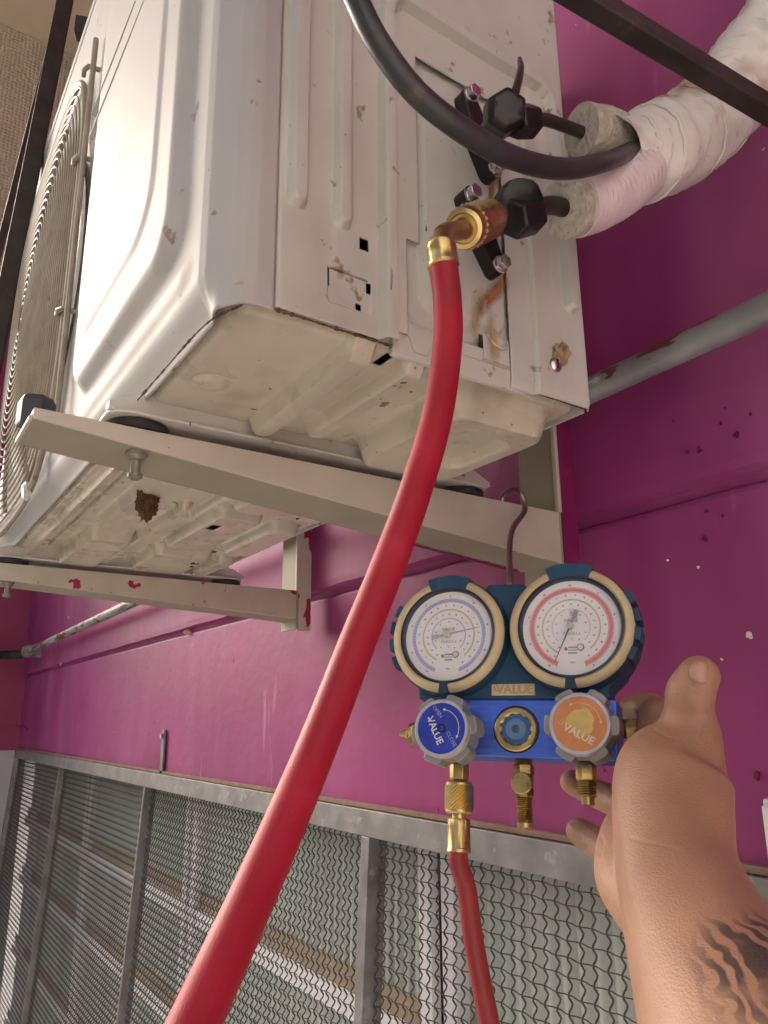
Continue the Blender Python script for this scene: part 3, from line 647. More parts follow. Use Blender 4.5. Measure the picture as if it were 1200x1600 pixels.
# ---- little things stuck to the unit
def clump(name, c, r, mat, label, cat, flat=1., n=3, seed=1):
    bm = bmesh.new(); bmesh.ops.create_icosphere(bm, subdivisions=n, radius=1)
    for v in bm.verts:
        k = 1+.45*noise.noise(v.co*2.2+V((seed, 0, 0)))+.30*noise.noise(v.co*6+V((0, seed, 0)))+.2*noise.noise(v.co*14)
        v.co = V((v.co.x*r, v.co.y*r, v.co.z*r*flat))*k+V(c)
    me = bpy.data.meshes.new(name); bm.to_mesh(me); bm.free(); o = link(name, me, mat, None, c); return tag(o, label, cat)
nest = clump('wasp_nest', (-.605, .1745, .174), .0085, nest_brown, 'small brown wasp nest hanging under the base pan', 'nest', 1.5, 4, 3)
clump('mud_lump', (XS+.0068, .3345, .2195), .0058, mud, 'crumbly tan mud lump on the screw at the rear corner', 'mud', 1.15, 3, 8)

# ================================================================== STEEL BARS
def bar(name, a, b, wd, ht, mat, label, cat):
    a, b = V(a), V(b); t = (b-a).normalized(); x = t.cross(V((0, 0, 1))).normalized(); y = x.cross(t)
    vs = [p+x*sx*wd/2+y*sy*ht/2 for p in (a, b) for sx, sy in ((-1, -1), (1, -1), (1, 1), (-1, 1))]
    fs = [(0, 1, 2, 3), (4, 5, 6, 7)]+[(k, (k+1) % 4, 4+(k+1) % 4, 4+k) for k in range(4)]
    return tag(put(name, vs, fs, mat, None, org=a, bevel=.0012), label, cat)
A, B = onY(880, -22, .25), onY(1210, 178, .40); d = (B-A)/(B.y-A.y)
bar('steel_strut', A+d*(-.10-A.y), A+d*(WY-.010-A.y), .0115, .0115, steel_dark, 'dark square steel strut crossing in front of the wrapped pipes', 'strut')
bp = thing('steel_post', 'dark rusty steel angle post rising past the fan guard', 'post', (-1.0, .085, .40))
def barg(a, b, wd, ht):
    a, b = V(a), V(b); t = (b-a).normalized(); x = t.cross(V((0, 0, 1))).normalized() if abs(t.z) < .95 else t.cross(V((0, 1, 0))).normalized(); y = x.cross(t)
    vs = [p+x*sx*wd/2+y*sy*ht/2 for p in (a, b) for sx, sy in ((-1, -1), (1, -1), (1, 1), (-1, 1))]
    return vs, [(0, 1, 2, 3), (4, 5, 6, 7)]+[(k, (k+1) % 4, 4+(k+1) % 4, 4+k) for k in range(4)]
T0, T1 = onX(112, 0, -.98), onX(2, 560, -.98); T2 = T0+(T0-T1)*3.2
put('leg', *barg(T1-(T0-T1)*.9, T2, .024, .004), steel_dark, bp, bevel=.0006)
put('leg', *barg(T1-(T0-T1)*.9+V((.012, -.010, 0)), T2+V((.012, -.010, 0)), .004, .020), steel_dark, bp, bevel=.0006)
put('cross_arm', *barg(T0+V((0, 0, -.045))+V((.0, .01, 0)), T0+V((.02, .06, -.045)), .02, .028), steel_dark, bp, bevel=.0006)
G0, G1 = onX(90, 30, -1.25), onX(0, 385, -1.25); G2 = G0+(G0-G1)*3.5
bar('steel_brace', G1-(G0-G1)*.6, G2, .012, .012, steel_dark, 'thin dark brace slanting across the embossed beige cladding', 'brace')

# ================================================================== VALVES, PIPES, CABLE
XV = XS
def valve(top, label, body_c, cap_c, bolts, lowrust):
    t = thing('service_valve', label, 'valve', (XS, body_c.y, body_c.z), 'service valves on the side panel')
    pts = [V((XS+.006, b.y, b.z)) for b in bolts]; c = V((XS+.006, body_c.y, body_c.z))
    # mounting ear plate across both bolts
    ax = (pts[1]-pts[0]).normalized(); sd = ax.cross(V((1, 0, 0))).normalized(); out = []
    L = (pts[1]-pts[0]).length
    for i in range(9): a = math.pi/2+math.pi*i/8; out.append((math.cos(a)*.0055, math.sin(a)*.0055))
    out.append((L*.5, -.0078))
    for i in range(9): a = -math.pi/2+math.pi*i/8; out.append((L+math.cos(a)*.0055, math.sin(a)*.0055))
    out.append((L*.5, .0078))
    put('ear_plate', *extrudeg(out, (pts[0], ax, sd, V((1, 0, 0))), -.006, .005), valve_black if not lowrust else valve_rusty, t, bevel=.0012)
    for p in pts:
        b = put('bolt', *hexg(p+V((.005, 0, 0)), (1, 0, 0), .0055, .0047, .3), chrome, t, bevel=.0004)
        put('bolt_flange', *latheg(p+V((.005, 0, 0)), (1, 0, 0), [(0, .0056), (.0010, .0054), (.0013, .0045)], 20), chrome, b, smooth=True)
    return t, c
# upper valve (thin liquid line)
b1, b2 = side(737, 147, XS+.012), side(775, 262, XS+.012)
v1, c1 = valve(True, 'upper black service valve feeding the thinner insulated pipe', side(760, 205, XS+.01), None, (b1, b2), False)
A = side(757, 222, XS+.010); Bq = onX(802, 158, -.232)
ax = (Bq-A).normalized(); L = (Bq-A).length
bd = put('valve_body', *latheg(A, ax, [(-.008, .005), (0, .0076), (L*.3, .0076), (L*.55, .0084), (L*.60, .0096), (L*.62, .0096)], 24), valve_black, v1, smooth=True)
put('cap_nut', *latheg(A+ax*L*.60, ax, [(0, .0105), (.001, .0121), (.014, .0121), (.0165, .0114), (.0185, .0092), (.0192, .004)], 6, .5), valve_black, v1, bevel=.0012)
fn = A+ax*L*.42
put('flare_nut', *hexg(onX(803, 190, -.247), onX(838, 190, -.247)-onX(803, 190, -.247), .0165, .0096, .2), valve_black, v1, bevel=.0010)
put('dangling_tie', *tubeg([onX(806, 142, -.235), onX(812, 118, -.240), onX(814, 105, -.246), onX(812, 92, -.255)], [.0024, .0022, .0020, .0014], 8), valve_black, v1, smooth=True)
# lower valve (suction, with charging port)
b3, b4 = side(738, 303, XS+.012), side(783, 412, XS+.012)
v2, c2 = valve(False, 'lower black service valve with brass hose coupling on its port', side(765, 355, XS+.01), None, (b3, b4), False)
A2 = side(768, 350, XS+.010); B2 = onX(832, 302, -.232)
ax2 = (B2-A2).normalized(); L2 = (B2-A2).length
put('valve_body', *latheg(A2, ax2, [(-.008, .006), (0, .0084), (L2*.45, .0086), (L2*.55, .0098), (L2*.60, .0102)], 24), valve_black, v2, smooth=True)
put('cap_nut', *latheg(A2+ax2*L2*.58, ax2, [(0, .0114), (.001, .0126), (.012, .0124), (.015, .0114), (.0162, .0088), (.0165, .003)], 18, .2, lambda j, t: 1+.03*math.cos(6*t)), valve_black, v2, smooth=True)
fn2 = A2+ax2*L2*.45
put('flare_nut', *hexg(onX(800, 344, -.249), onX(846, 332, -.249)-onX(800, 344, -.249), .0200, .0108, .2), valve_black, v2, bevel=.0012)
put('valve_port', *latheg(side(770, 345, XS+.020), onX(735, 352, -.245)-side(770, 345, XS+.020), [(0, .0062), (.016, .0062), (.020, .0052), (.03, .0048)], 20), valve_black, v2, smooth=True)
# insulated pipes: bare tail, foam sleeve
u_end, l_end = onX(908, 204, -.250), onX(880, 326, -.250)
W0, W1 = onX(985, 247, -.243), onX(1055, 215, -.232)
pipe1 = thing('liquid_pipe', 'thin dark pipe entering the upper grey foam sleeve', 'pipe', u_end)
s1 = onX(832, 188, -.247)
put('pipe', *tubeg(crom([s1, onX(852, 187, -.248), onX(880, 196, -.250), u_end+V((0, .006, 0))], 6), .0036, 14), copper_dark, pipe1, smooth=True)
def sleeve(name, P, r, seedv, parent, mat=foam):
    pts = crom(P, 10)
    return put(name, *tubeg(pts, [r*(1+.04*noise.noise(V((i*.3, seedv, 0)))) for i in range(len(pts))], 28, True, lambda i, a, s: 1+.03*noise.noise(V((math.cos(a)*2, math.sin(a)*2, s*40+seedv)))+.012*noise.noise(V((math.cos(a)*9, math.sin(a)*9, s*300)))), mat, parent, smooth=True)
sleeve('foam_sleeve', [u_end, onX(945, 210, -.247), W0+V((0, .01, .012)), W1], .0155, 1., pipe1)
pipe2 = thing('suction_pipe', 'thick dark pipe entering the lower foam sleeve wound with pinkish tape', 'pipe', l_end)
s2 = onX(838, 326, -.249)
put('pipe', *tubeg(crom([s2, onX(862, 321, -.250), l_end+V((0, .006, .002))], 6), .0052, 16), copper_dark, pipe2, smooth=True)
fs2 = sleeve('foam_sleeve', [l_end, onX(910, 322, -.249), onX(930, 314, -.246)], .0165, 5., pipe2)
tp = crom([onX(897, 322, -.2495), onX(930, 312, -.247), onX(965, 293, -.243), onX(1000, 265, -.238)], 40)
put('tape_winding', *tubeg(tp, .0178, 36, True, lambda i, a, s: 1+.035*((s*230+a/(2*math.pi)) % 1.)+.015*noise.noise(V((math.cos(a)*2, math.sin(a)*2, s*90)))), tape_pink, pipe2, smooth=True)
# wrapped bundle
bd_c = [onX(955, 252, -.246), onX(1005, 245, -.241), onX(1075, 210, -.232), onX(1125, 165, -.222), onX(1180, 95, -.205), onX(1240, 10, -.18), onX(1300, -90, -.155), V((-.12, WY+.03, .66))]
bpth = crom(bd_c, 34); nb = len(bpth)
rr_ = [.0215+.0060*smooth01(i/44) for i in range(nb)]
def wrapf(i, a, s):
    ph = s*88 + a/(2*math.pi)*1.0 + .28*noise.noise(V((math.cos(a)*1.3, math.sin(a)*1.3, s*22)))
    saw = ph % 1.
    k = 1+.050*(saw**1.3) + .045*noise.noise(V((math.cos(a)*1.6, math.sin(a)*1.6, s*34)))
    k += .050*math.sin(a*2.+s*190+3*noise.noise(V((math.cos(a), math.sin(a), s*25))))*max(0, noise.noise(V((math.cos(a)*1.2+4, math.sin(a)*1.2, s*18)))+.35)
    k += .012*noise.noise(V((math.cos(a)*7, math.sin(a)*7, s*130)))
    return k*(1+.10*max(0, 1-i/10)*(math.sin(a+2.2)))
bun = thing('pipe_bundle', 'pipe bundle bound in dirty creased off white tape, rising to the right', 'pipe bundle', bd_c[0])
put('wrapping', *tubeg(bpth, rr_, 72, False, wrapf), tape, bun, smooth=True)
put('bundle_core', *tubeg(bpth[26:], .024, 16, True), pm('core_rust', (.16, .09, .035), .8, var=.4, vs=90), bun, smooth=True)
for k, (i0, ang) in enumerate(((4, .4), (26, 2.0), (52, .9), (80, 1.7))):      # loose tape edges running round the bundle
    P = []
    for j in range(40):
        i = min(nb-2, i0+int(j*.42)); t = (V(bpth[i+1])-V(bpth[i])).normalized(); x, y = frame_of(t); a = ang+j*.17
        P.append(V(bpth[i])+t*((j*.42) % 1)*.004+(x*math.cos(a)+y*math.sin(a))*(rr_[i]*1.055))
    put('tape_edge', *tubeg(P, [.0011+.0006*noise.noise(V((j*.3, k, 0))) for j in range(40)], 6), tape, bun, smooth=True)
# drain / power cable sweeping in from above
cb = crom([V((-.20, .10, 1.69)), V((-.21, .105, .80)), onX(478, -260, -.216), onX(505, -120, -.215), onX(552, -12, -.215), onX(590, 65, -.214), onX(650, 145, -.212), onX(725, 205, -.210), onX(800, 246, -.210), onX(880, 264, -.213), onX(945, 253, -.219), onX(985, 236, -.230), onX(1020, 222, -.236)], 14)
tag(put('black_cable', *tubeg(cb, .0053, 20, True, lambda i, a, s: 1+.02*noise.noise(V((math.cos(a), math.sin(a), s*40)))), cable_black, None, True, org=cb[0]), 'thick black rubber cable curving past the valves into the wrapping', 'cable')

# ================================================================== RED CHARGING HOSE (near)
hs = thing('charging_hose', 'thick red charging hose hanging from brass elbow on lower valve', 'hose', onX(690, 380, -.235))
hp = [(693, 416, .310), (699, 470, .307), (699, 540, .299), (683, 650, .283), (648, 770, .266), (604, 890, .250), (556, 1010, .236), (506, 1140, .221), (452, 1270, .204), (397, 1395, .188), (340, 1520, .172), (285, 1640, .159), (200, 1830, .140)]
he = atd(*hp[-1]); hq = he-atd(*hp[-2]); hpp = crom([atd(*p) for p in hp]+[he+hq*1.0, he+hq*1.6+V((0, 0, -.10)), he+hq*2+V((0, 0, -.7)), V((he.x+hq.x*2, he.y+hq.y*2, GZ+.01))], 18)
n0, n1 = onX(766, 341, -.252), onX(712, 362, -.222); axn = (n1-n0).normalized(); Ln = (n1-n0).length
put('knurled_nut', *knurlg(n0, axn, Ln*.80, .0099, 22, 11, .11), brass, hs, smooth=False)
put('nut_face', *latheg(n0+axn*Ln*.79, axn, [(0, .0092), (.0012, .0088), (.0018, .0068), (.0010, .0064), (.0010, .0050), (.005, .0048), (.006, .0042)], 36), brass, hs, smooth=True)
e0 = n0+axn*Ln*.80; fer1 = V(hpp[0]); fer0 = fer1-(V(hpp[2])-V(hpp[0])).normalized()*.0105
el = crom([e0, e0+axn*.010, fer0.lerp(e0+axn*.010, .42)+V((0, -.0022, .0012)), fer0, fer0.lerp(fer1, .2)], 8)
put('elbow', *tubeg(el, .0042, 20), brass_dull, hs, smooth=True)
fa = (fer1-fer0).normalized(); fl = (fer1-fer0).length
put('ferrule', *latheg(fer0, fa, [(0, .0050), (.0008, .0060), (fl*.30, .0061), (fl*.34, .0058), (fl*.86, .0063), (fl*.90, .0066), (fl, .0066), (fl+.0006, .0060)], 40, 0, lambda j, t: 1+(.045 if 2 <= j <= 4 and math.cos(8*t) > .75 else 0)), brass, hs, smooth=True)
put('hose', *tubeg(hpp, .0059, 36), hose_red, hs, smooth=True)

# ================================================================== GAUGE MANIFOLD
Oc = atd(812, 1140, .470); wv = ray(812, 1040).normalized(); rv = wv.cross(V((0, 0, 1))).normalized(); wh = V((0, 0, 1)).cross(rv).normalized()
PSI, LAM = math.radians(14), math.radians(10)
GU = (rv*math.cos(PSI)-wh*math.sin(PSI)).normalized(); whp = (wh*math.cos(PSI)+rv*math.sin(PSI)).normalized()
GV = (V((0, 0, 1))*math.cos(LAM)+whp*math.sin(LAM)).normalized(); GN = GU.cross(GV).normalized()
rt = math.radians(-1.2); GU, GV = GU*math.cos(rt)+GV*math.sin(rt), GV*math.cos(rt)-GU*math.sin(rt)
def gl(px, py, n=0.):
    """where the sight line of a photo point meets the manifold's plane at height n, as (u, v)"""
    r = ray(px, py); o = Oc+GN*n; k = o.dot(GN)/r.dot(GN); p = r*k-Oc; return p.dot(GU), p.dot(GV)
def gp(u, v, n=0.): return Oc+GU*u+GV*v+GN*n
GF = (Oc, GU, GV, GN)
mf = thing('gauge_manifold', 'blue two gauge refrigerant manifold hanging by a hook from the near bracket', 'manifold gauge', gp(0, -.022))
bl0, bl1 = gl(667, 1094), gl(963, 1094); bb = gl(812, 1184)[1]; bt = gl(812, 1092)[1]
BW0, BW1 = bl0[0], bl1[0]
put('manifold_block', *extrudeg([(BW0, bb), (BW1, bb), (BW1, bt), (BW0, bt)], GF, -.026, 0), blue_alu, mf, bevel=.0012)
# rubber boot: back plate that joins both gauge cups
gcs = [gl(702, 994, .010), gl(893, 981, .010)]; GR = .0365
poly = [gl(*p) for p in [(655, 1094), (655, 1078), (640, 1050), (630, 1000), (650, 935), (700, 912), (752, 925), (766, 915), (817, 913), (832, 925), (870, 900), (920, 902), (975, 950), (985, 1010), (975, 1055), (952, 1078), (957, 1093)]]
boot = put('rubber_boot', *extrudeg(poly, GF, -.022, .003), teal, mf, bevel=.002)
pl = [gl(*p, .004) for p in [(768, 1069), (835, 1068), (836, 1086), (768, 1087)]]
plate = put('brand_plate', *extrudeg(pl, GF, .003, .0042), cream_rubber, mf, bevel=.0004)
pc = (sum(p[0] for p in pl)/4, sum(p[1] for p in pl)/4)
text('brand_lettering', 'VALUE', (gp(pc[0]+.0012, pc[1]), GU, GV, GN), .0076, pm('plate_ink', (.44, .35, .20), .5), plate, .0042, bold=.00025, ext=.0004, sx=1.05)
put('brand_mark', *tubeg([gp(pc[0]-.0125+q*.0012, pc[1]+.0022-.0035*math.sin(q*.9), .0044) for q in range(4)], .0004, 6), MAT['plate_ink'], plate)
def ringg(c, r0, r1, n, a0=0, a1=2*math.pi, seg=72):
    vs, fs = [], []
    for i in range(seg+1):
        a = a0+(a1-a0)*i/seg
        for r in (r0, r1): vs.append(gp(c[0]+r*math.cos(a), c[1]+r*math.sin(a), n))
    for i in range(seg): fs.append((2*i, 2*i+1, 2*i+3, 2*i+2))
    return vs, fs
def boxn(c, ang, r0, r1, wd, n0, n1):
    """small radial block standing on the dial or boot"""
    ca, sa = math.cos(ang), math.sin(ang); P = []
    for r, s in ((r0, -1), (r1, -1), (r1, 1), (r0, 1)): P.append((c[0]+r*ca-s*wd/2*sa, c[1]+r*sa+s*wd/2*ca))
    return extrudeg(P, GF, n0, n1)
def arcblock(c, a0, a1, r0, r1, n0, n1, k=8):
    P = [(c[0]+r1*math.cos(a0+(a1-a0)*i/k), c[1]+r1*math.sin(a0+(a1-a0)*i/k)) for i in range(k+1)]
    P += [(c[0]+r0*math.cos(a1+(a0-a1)*i/k), c[1]+r0*math.sin(a1+(a0-a1)*i/k)) for i in range(k+1)]
    return extrudeg(P, GF, n0, n1)
D = math.radians
def gauge(idx, c, label):
    side_ = -1 if idx == 0 else 1
    g = put('gauge', *latheg(gp(*c, -.020), GN, [(0, .030), (.004, GR+.0035), (.030, GR+.0032), (.0325, GR+.0020), (.0335, GR+.0008), (.0335, GR-.0030), (.024, GR-.0034)], 72), teal_dark, mf, smooth=True); g['label'] = label
    put('cream_ring', *latheg(gp(*c, .006), GN, [(.004, GR+.0022), (.0085, GR+.0018), (.0105, GR-.0002), (.0110, GR-.0026), (.0095, GR-.0040), (.004, GR-.0042)], 72), cream_rubber, g, smooth=True)
    # inner dark rim
    ri = put('lens_rim', *latheg(gp(*c, .004), GN, [(.0, GR-.0038), (.0118, GR-.0038), (.0122, GR-.0048), (.0108, GR-.0058), (.005, GR-.0062), (0, GR-.0062)], 72), pm('rim_dark', (.012, .020, .045), .35), g, smooth=True)
    nd = .0115; fr = GR-.0060
    dl = put('dial', *latheg(gp(*c, nd-.002), GN, [(0, fr), (.002, fr)], 72), dial_white, g)
    # rubber grips of the boot
    put('boot_grip', *arcblock(c, D(68), D(112), GR-.0048, GR+.0040, .004, .0178), teal, g, bevel=.0008)
    put('boot_grip', *arcblock(c, D(265), D(275), GR-.0048, GR+.0032, .004, .0172), teal_dark, g, bevel=.0006)
    for k, a in enumerate((26, 9, -8, -26) if side_ > 0 else (154, 171, 188, 206)):
        put('boot_lug', *arcblock(c, D(a-6), D(a+6), GR-.0008, GR+.0058, -.004, .0140, 4), teal_dark if k % 2 else teal, g, bevel=.0008)
    # dial print
    out_c, mid_c, inn_c = (dial_blue, dial_gold, dial_palegrey) if idx == 0 else (dial_red, dial_gold, dial_pink)
    s0, s1 = D(250), D(-70)
    R1, R2, R3 = fr*.80, fr*.585, fr*.385; wd = .00055 if idx == 0 else .0011
    z1, z2 = nd+.00015, nd+.0003
    put('scale_band', *ringg(c, R1-wd, R1+wd, z1, s0, s1), pm('band_pale', (.50, .52, .74), .5) if idx == 0 else pm('band_red', (.72, .27, .27), .5), dl)
    for rr2 in (R1-wd*1.15-.0003, R1+wd*1.15+.0003): put('scale_line', *ringg(c, rr2-.00016, rr2+.00016, z2, s0, s1), out_c, dl)
    put('scale_line', *ringg(c, R2-.0005, R2+.0005, z1, D(245), D(-50)), mid_c, dl)
    put('scale_line', *ringg(c, R3-.0003, R3+.0003, z1, D(228), D(-45)), inn_c, dl)
    gs = [boxn(c, s0+(s1-s0)*i/64, R1-wd*1.2, R1+wd*(2.3 if i % 8 == 0 else 1.2), .00022, z2, z2+.0001) for i in range(65)]
    o = put('scale_ticks', *merge(*gs), out_c, dl); o['kind'] = 'stuff'
    gs = []
    for R_, n_, w_ in ((fr*.90, 9, .0016), (fr*.685, 20, .0014), (fr*.485, 17, .0012), (fr*.31, 9, .0010)):
        for i in range(n_):
            a = D(240)+(D(-60)-D(240))*i/(n_-1)+.02*random.uniform(-1, 1); gs.append(boxn(c, a, R_-.00055, R_+.00055, w_*random.uniform(.5, 1.), z1, z1+.0001))
    o = put('scale_figures', *merge(*gs), pm('ink_pale', (.36, .36, .44), .5), dl); o['kind'] = 'stuff'
    T = lambda body, u, v, sz, m, b=0: text('dial_lettering', body, (gp(c[0]+u, c[1]+v), GU, GV, GN), sz, m, dl, nd+.0003, bold=b)
    T('VALUE', 0, .0042, .0030, ink); T('CLASS1.6', .0004, -.0042, .0027, ink); T('°C', .0004, -.0078, .0024, ink); T('bar', .0008, -.0222, .0022, dial_palegrey if idx == 0 else dial_red)
    gs = [boxn((c[0]+.0008, c[1]-.0128-k*.0018), 0, -.0028, .0026, .0010, z1, z1+.0001) for k in range(3)]
    put('dial_legend', *merge(gs[0]), out_c, dl); put('dial_legend', *merge(gs[1]), dial_green, dl); put('dial_legend', *merge(gs[2]), ink, dl)
    put('dial_screw', *latheg(gp(c[0]-.0034, c[1]-.0138, nd), GN, [(0, .0011), (.0006, .0010), (.0008, .0006)], 14), pm('screw_red', (.55, .22, .16), .4, metal=.4), dl, smooth=True)
    sc = put('zero_screw', *latheg(gp(c[0]+.0056, c[1]-.0128, nd), GN, [(0, .0023), (.0006, .0022), (.0006, .0018), (.0002, .0018)], 20), pm('screw_brown', (.30, .22, .17), .4, metal=.3), dl, smooth=True)
    put('screw_face', *latheg(gp(c[0]+.0056, c[1]-.0128, nd+.0002), GN, [(0, .0018), (.0006, .0017)], 18), pm('screw_cream', (.70, .66, .58), .5), sc)
    # needle
    tip, tail, m = ((D(11), .0225, needle_grey) if idx == 0 else (D(247), .0245, needle_dark))[0:3]
    ca, sa = math.cos(tip), math.sin(tip); nr = nd+.0030
    L_ = lambda a, b: (c[0]+a*ca-b*sa, c[1]+a*sa+b*ca)
    ne = put('needle', *extrudeg([L_(tail, -.00012), L_(tail, .00012), L_(.0, .0006), L_(-.0055, .0007), L_(-.0068, .0016), L_(-.0105, .0014), L_(-.0105, -.0014), L_(-.0068, -.0016), L_(-.0055, -.0007), L_(0, -.0006)], GF, nr, nr+.0004), m if idx == 0 else pm('needle_two', (.30, .30, .31), .4), g)
    if idx: put('needle_shaft', *extrudeg([L_(tail, -.00014), L_(tail, .00014), L_(.002, .0004), L_(.002, -.0004)], GF, nr+.0005, nr+.0008), needle_dark, ne)
    put('needle_boss', *latheg(gp(*c, nd), GN, [(0, .0021), (.0045, .0021), (.0052, .0017), (.0053, .0008)], 24), pm('boss', (.66, .63, .52), .35, metal=.3), ne, smooth=True)
    lv = [gp(c[0]+fr*q/6*math.cos(2*math.pi*k/48), c[1]+fr*q/6*math.sin(2*math.pi*k/48), nd+.0062+.0012*(1-(q/6)**2)) for q in range(1, 7) for k in range(48)]
    lf = [(q*48+k, q*48+(k+1) % 48, q*48+48+(k+1) % 48, q*48+48+k) for q in range(5) for k in range(48)]+[tuple(range(48))]
    put('lens', lv, lf, lens, g, smooth=True)
gauge(0, gcs[0], 'blue scaled low pressure gauge with needle pointing right')
gauge(1, gcs[1], 'red scaled high pressure gauge with needle pointing down')
# hand wheels
def knob(c, facemat, rot, body, label):
    n0, n1 = .014, .034; P = []; R_o, R_i = .0212, .0178
    for k in range(6):
        for a, r in ((-19, R_i), (-15, R_o), (-7, R_o*1.012), (7, R_o*1.012), (15, R_o), (19, R_i), (25, R_i), (30, R_i), (35, R_i)): t = D(k*60+a)+rot; P.append((c[0]+r*math.cos(t), c[1]+r*math.sin(t)))
    kb = put('hand_wheel', *extrudeg(P, GF, n0, n1-.004), knob_grey, mf, bevel=.0009); kb['label'] = label
    put('wheel_stem', *latheg(gp(*c, 0), GN, [(0, .008), (n0+.001, .008)], 24), brass_dull, kb, smooth=True)
    put('wheel_skirt', *latheg(gp(*c, n0-.006), GN, [(0, .012), (.001, .0165), (.0065, .0172)], 40), knob_grey, kb, smooth=True)
    put('wheel_rim', *latheg(gp(*c, n1-.0045), GN, [(0, .0176), (.0035, .0176), (.0046, .0168), (.0046, .0152), (.0036, .0150)], 56), knob_rim, kb, smooth=True)
    fc = put('wheel_label', *latheg(gp(*c, n1-.003), GN, [(0, .0151), (.0026, .0151)], 48), facemat, kb)
    return kb, fc, n1-.0004
kc0, kc1 = gl(690, 1138, .033), gl(906, 1131, .033)
k0, f0, nk = knob(kc0, label_blue, D(10), None, 'grey hand wheel with blue disc')
text('wheel_lettering', 'VALUE', (gp(kc0[0]-.0040, kc0[1]-.0015), GU, GV, GN), .0062, print_white, f0, nk, rot=D(-63), bold=.00012, sx=.95)
text('wheel_lettering', 'OPEN', (gp(kc0[0]-.0030, kc0[1]+.0098), GU, GV, GN), .0034, pm('faint_white', (.35, .38, .58), .5), f0, nk, rot=D(-48))
text('wheel_lettering', 'CLOSE', (gp(kc0[0]+.0066, kc0[1]-.0062), GU, GV, GN), .0034, MAT['faint_white'], f0, nk, rot=D(-58))
def arrow(c, r, a0, a1, n, mat, par):
    P = [gp(c[0]+r*math.cos(a0+(a1-a0)*i/20), c[1]+r*math.sin(a0+(a1-a0)*i/20), n) for i in range(21)]
    put('arrow', *tubeg(P, .00022, 6), mat, par)
    for a, s in ((a0, 1), (a1, -1)):
        q = gp(c[0]+r*math.cos(a), c[1]+r*math.sin(a), n); t = (GV*math.cos(a)-GU*math.sin(a))*(-s if a1 > a0 else s); e = GU*math.cos(a)+GV*math.sin(a)
        put('arrow_head', [q+t*.0018, q+e*.0009, q-e*.0009, q+t*.0018+GN*.0001, q+e*.0009+GN*.0001, q-e*.0009+GN*.0001], [(0, 1, 2), (3, 4, 5), (0, 1, 4, 3), (1, 2, 5, 4), (2, 0, 3, 5)], mat, par)
arrow(kc0, .0112, D(80), D(-22), nk+.0001, print_white, f0)
put('socket_hole', *latheg(gp(*kc0, nk-.0002), GN, [(0, .0030), (.0004, .0028), (.0004, .0018), (0, .0016)], 8), pm('hole_dark', (.008, .010, .03), .4), f0)
k1, f1, nk = knob(kc1, label_orange, D(0), None, 'grey hand wheel with orange disc')
put('worn_patch', *latheg(gp(kc1[0]+.0006, kc1[1]+.0010, nk-.0004), GN, [(0, .0078), (.0005, .0076)], 30, 0, lambda j, t: 1+.08*math.sin(3*t+1)+.05*math.sin(7*t)), label_yellow, f1)
text('wheel_lettering', 'VALUE', (gp(kc1[0]-.0006, kc1[1]-.0058), GU, GV, GN), .0062, pm('print_warm', (.72, .62, .48), .5), f1, nk+.0002, rot=D(-27), bold=.00012, sx=1.0)
arrow(kc1, .0116, D(112), D(8), nk+.0001, pm('print_peach', (.74, .50, .32), .5), f1)
put('brand_mark', *tubeg([gp(kc1[0]-.0118+q*.0011, kc1[1]+.0012-.002*math.sin(q*1.1), nk+.0003) for q in range(4)], .0004, 6), print_pale, f1)
put('brand_mark', *tubeg([gp(kc0[0]-.0088+q*.0009, kc0[1]+.0062-.001*q, nk+.0003) for q in range(3)], .0005, 6), print_white, f0)
# sight glass
sg = gl(806, 1139, .001)
sr = put('sight_ring', *latheg(gp(*sg, 0), GN, [(0, .0136), (.0012, .0136), (.0020, .0128), (.0020, .0105), (.0010, .0096), (-.004, .0092)], 72, 0, lambda j, t: (1-.05*(math.cos(12*t) > .2)) if j >= 4 else 1), brass, mf, smooth=False)
put('sight_shadow', *latheg(gp(*sg, .0001), GN, [(0, .0146), (.0004, .0146), (.0005, .0136)], 48), pm('sight_dark', (.010, .012, .04), .4), sr)
sb = put('sight_well', *latheg(gp(*sg, .0004), GN, [(0, .0092), (.0004, .0092)], 40), pm('well_blue', (.05, .13, .34), .2, var=.25, vs=90), sr)
put('sight_well_step', *latheg(gp(*sg, .0008), GN, [(0, .0066), (.0006, .0064), (.0006, .0050), (.0002, .0048)], 32), pm('well_pale', (.13, .26, .46), .2), sb, smooth=True)
put('sight_float', *latheg(gp(*sg, .0008), GN, [(0, .0026), (.0006, .0026), (.0010, .0016)], 20), pm('well_deep', (.05, .10, .22), .2), sb, smooth=True)
# bottom fittings
NF = -.012; dn = (-GV+GU*.035).normalized()
def base(px, py): u, v = gl(px, py, NF); return gp(u, v, NF)
mm = .00040
f = base(718, 1186)
ft = put('hose_fitting', *threadg(f, dn, .006, .0052), brass_dull, mf, smooth=True)
put('hex', *hexg(f+dn*.0032, dn, .0100, .0064, .2), brass, ft, bevel=.0004)
put('lower_thread', *threadg(f+dn*.0130, dn, .0040, .0056), brass_dull, ft, smooth=True)
put('knurled_nut', *knurlg(f+dn*.0142, dn,   .0192, .0088, 22, 13, .10), brass, ft, smooth=False)
put('neck', *latheg(f+dn*.0330, dn, [(0, .0045), (.0035, .0045), (.0038, .0062)], 24), brass, ft, smooth=True)
put('ferrule', *latheg(f+dn*.0362, dn, [(0, .0060), (.001, .0068), (.0045, .0067), (.017, .0070), (.0175, .0076), (.0195, .0076), (.020, .0066)], 40, 0, lambda j, t: 1+(.05 if 1 <= j <= 3 and math.cos(8*t) > .6 else 0)), brass, ft, smooth=True)
hfer = f+dn*.0555
f = base(818, 1186)
ft = put('centre_fitting', *threadg(f, dn, .0050, .0058), brass_dull, mf, smooth=True)
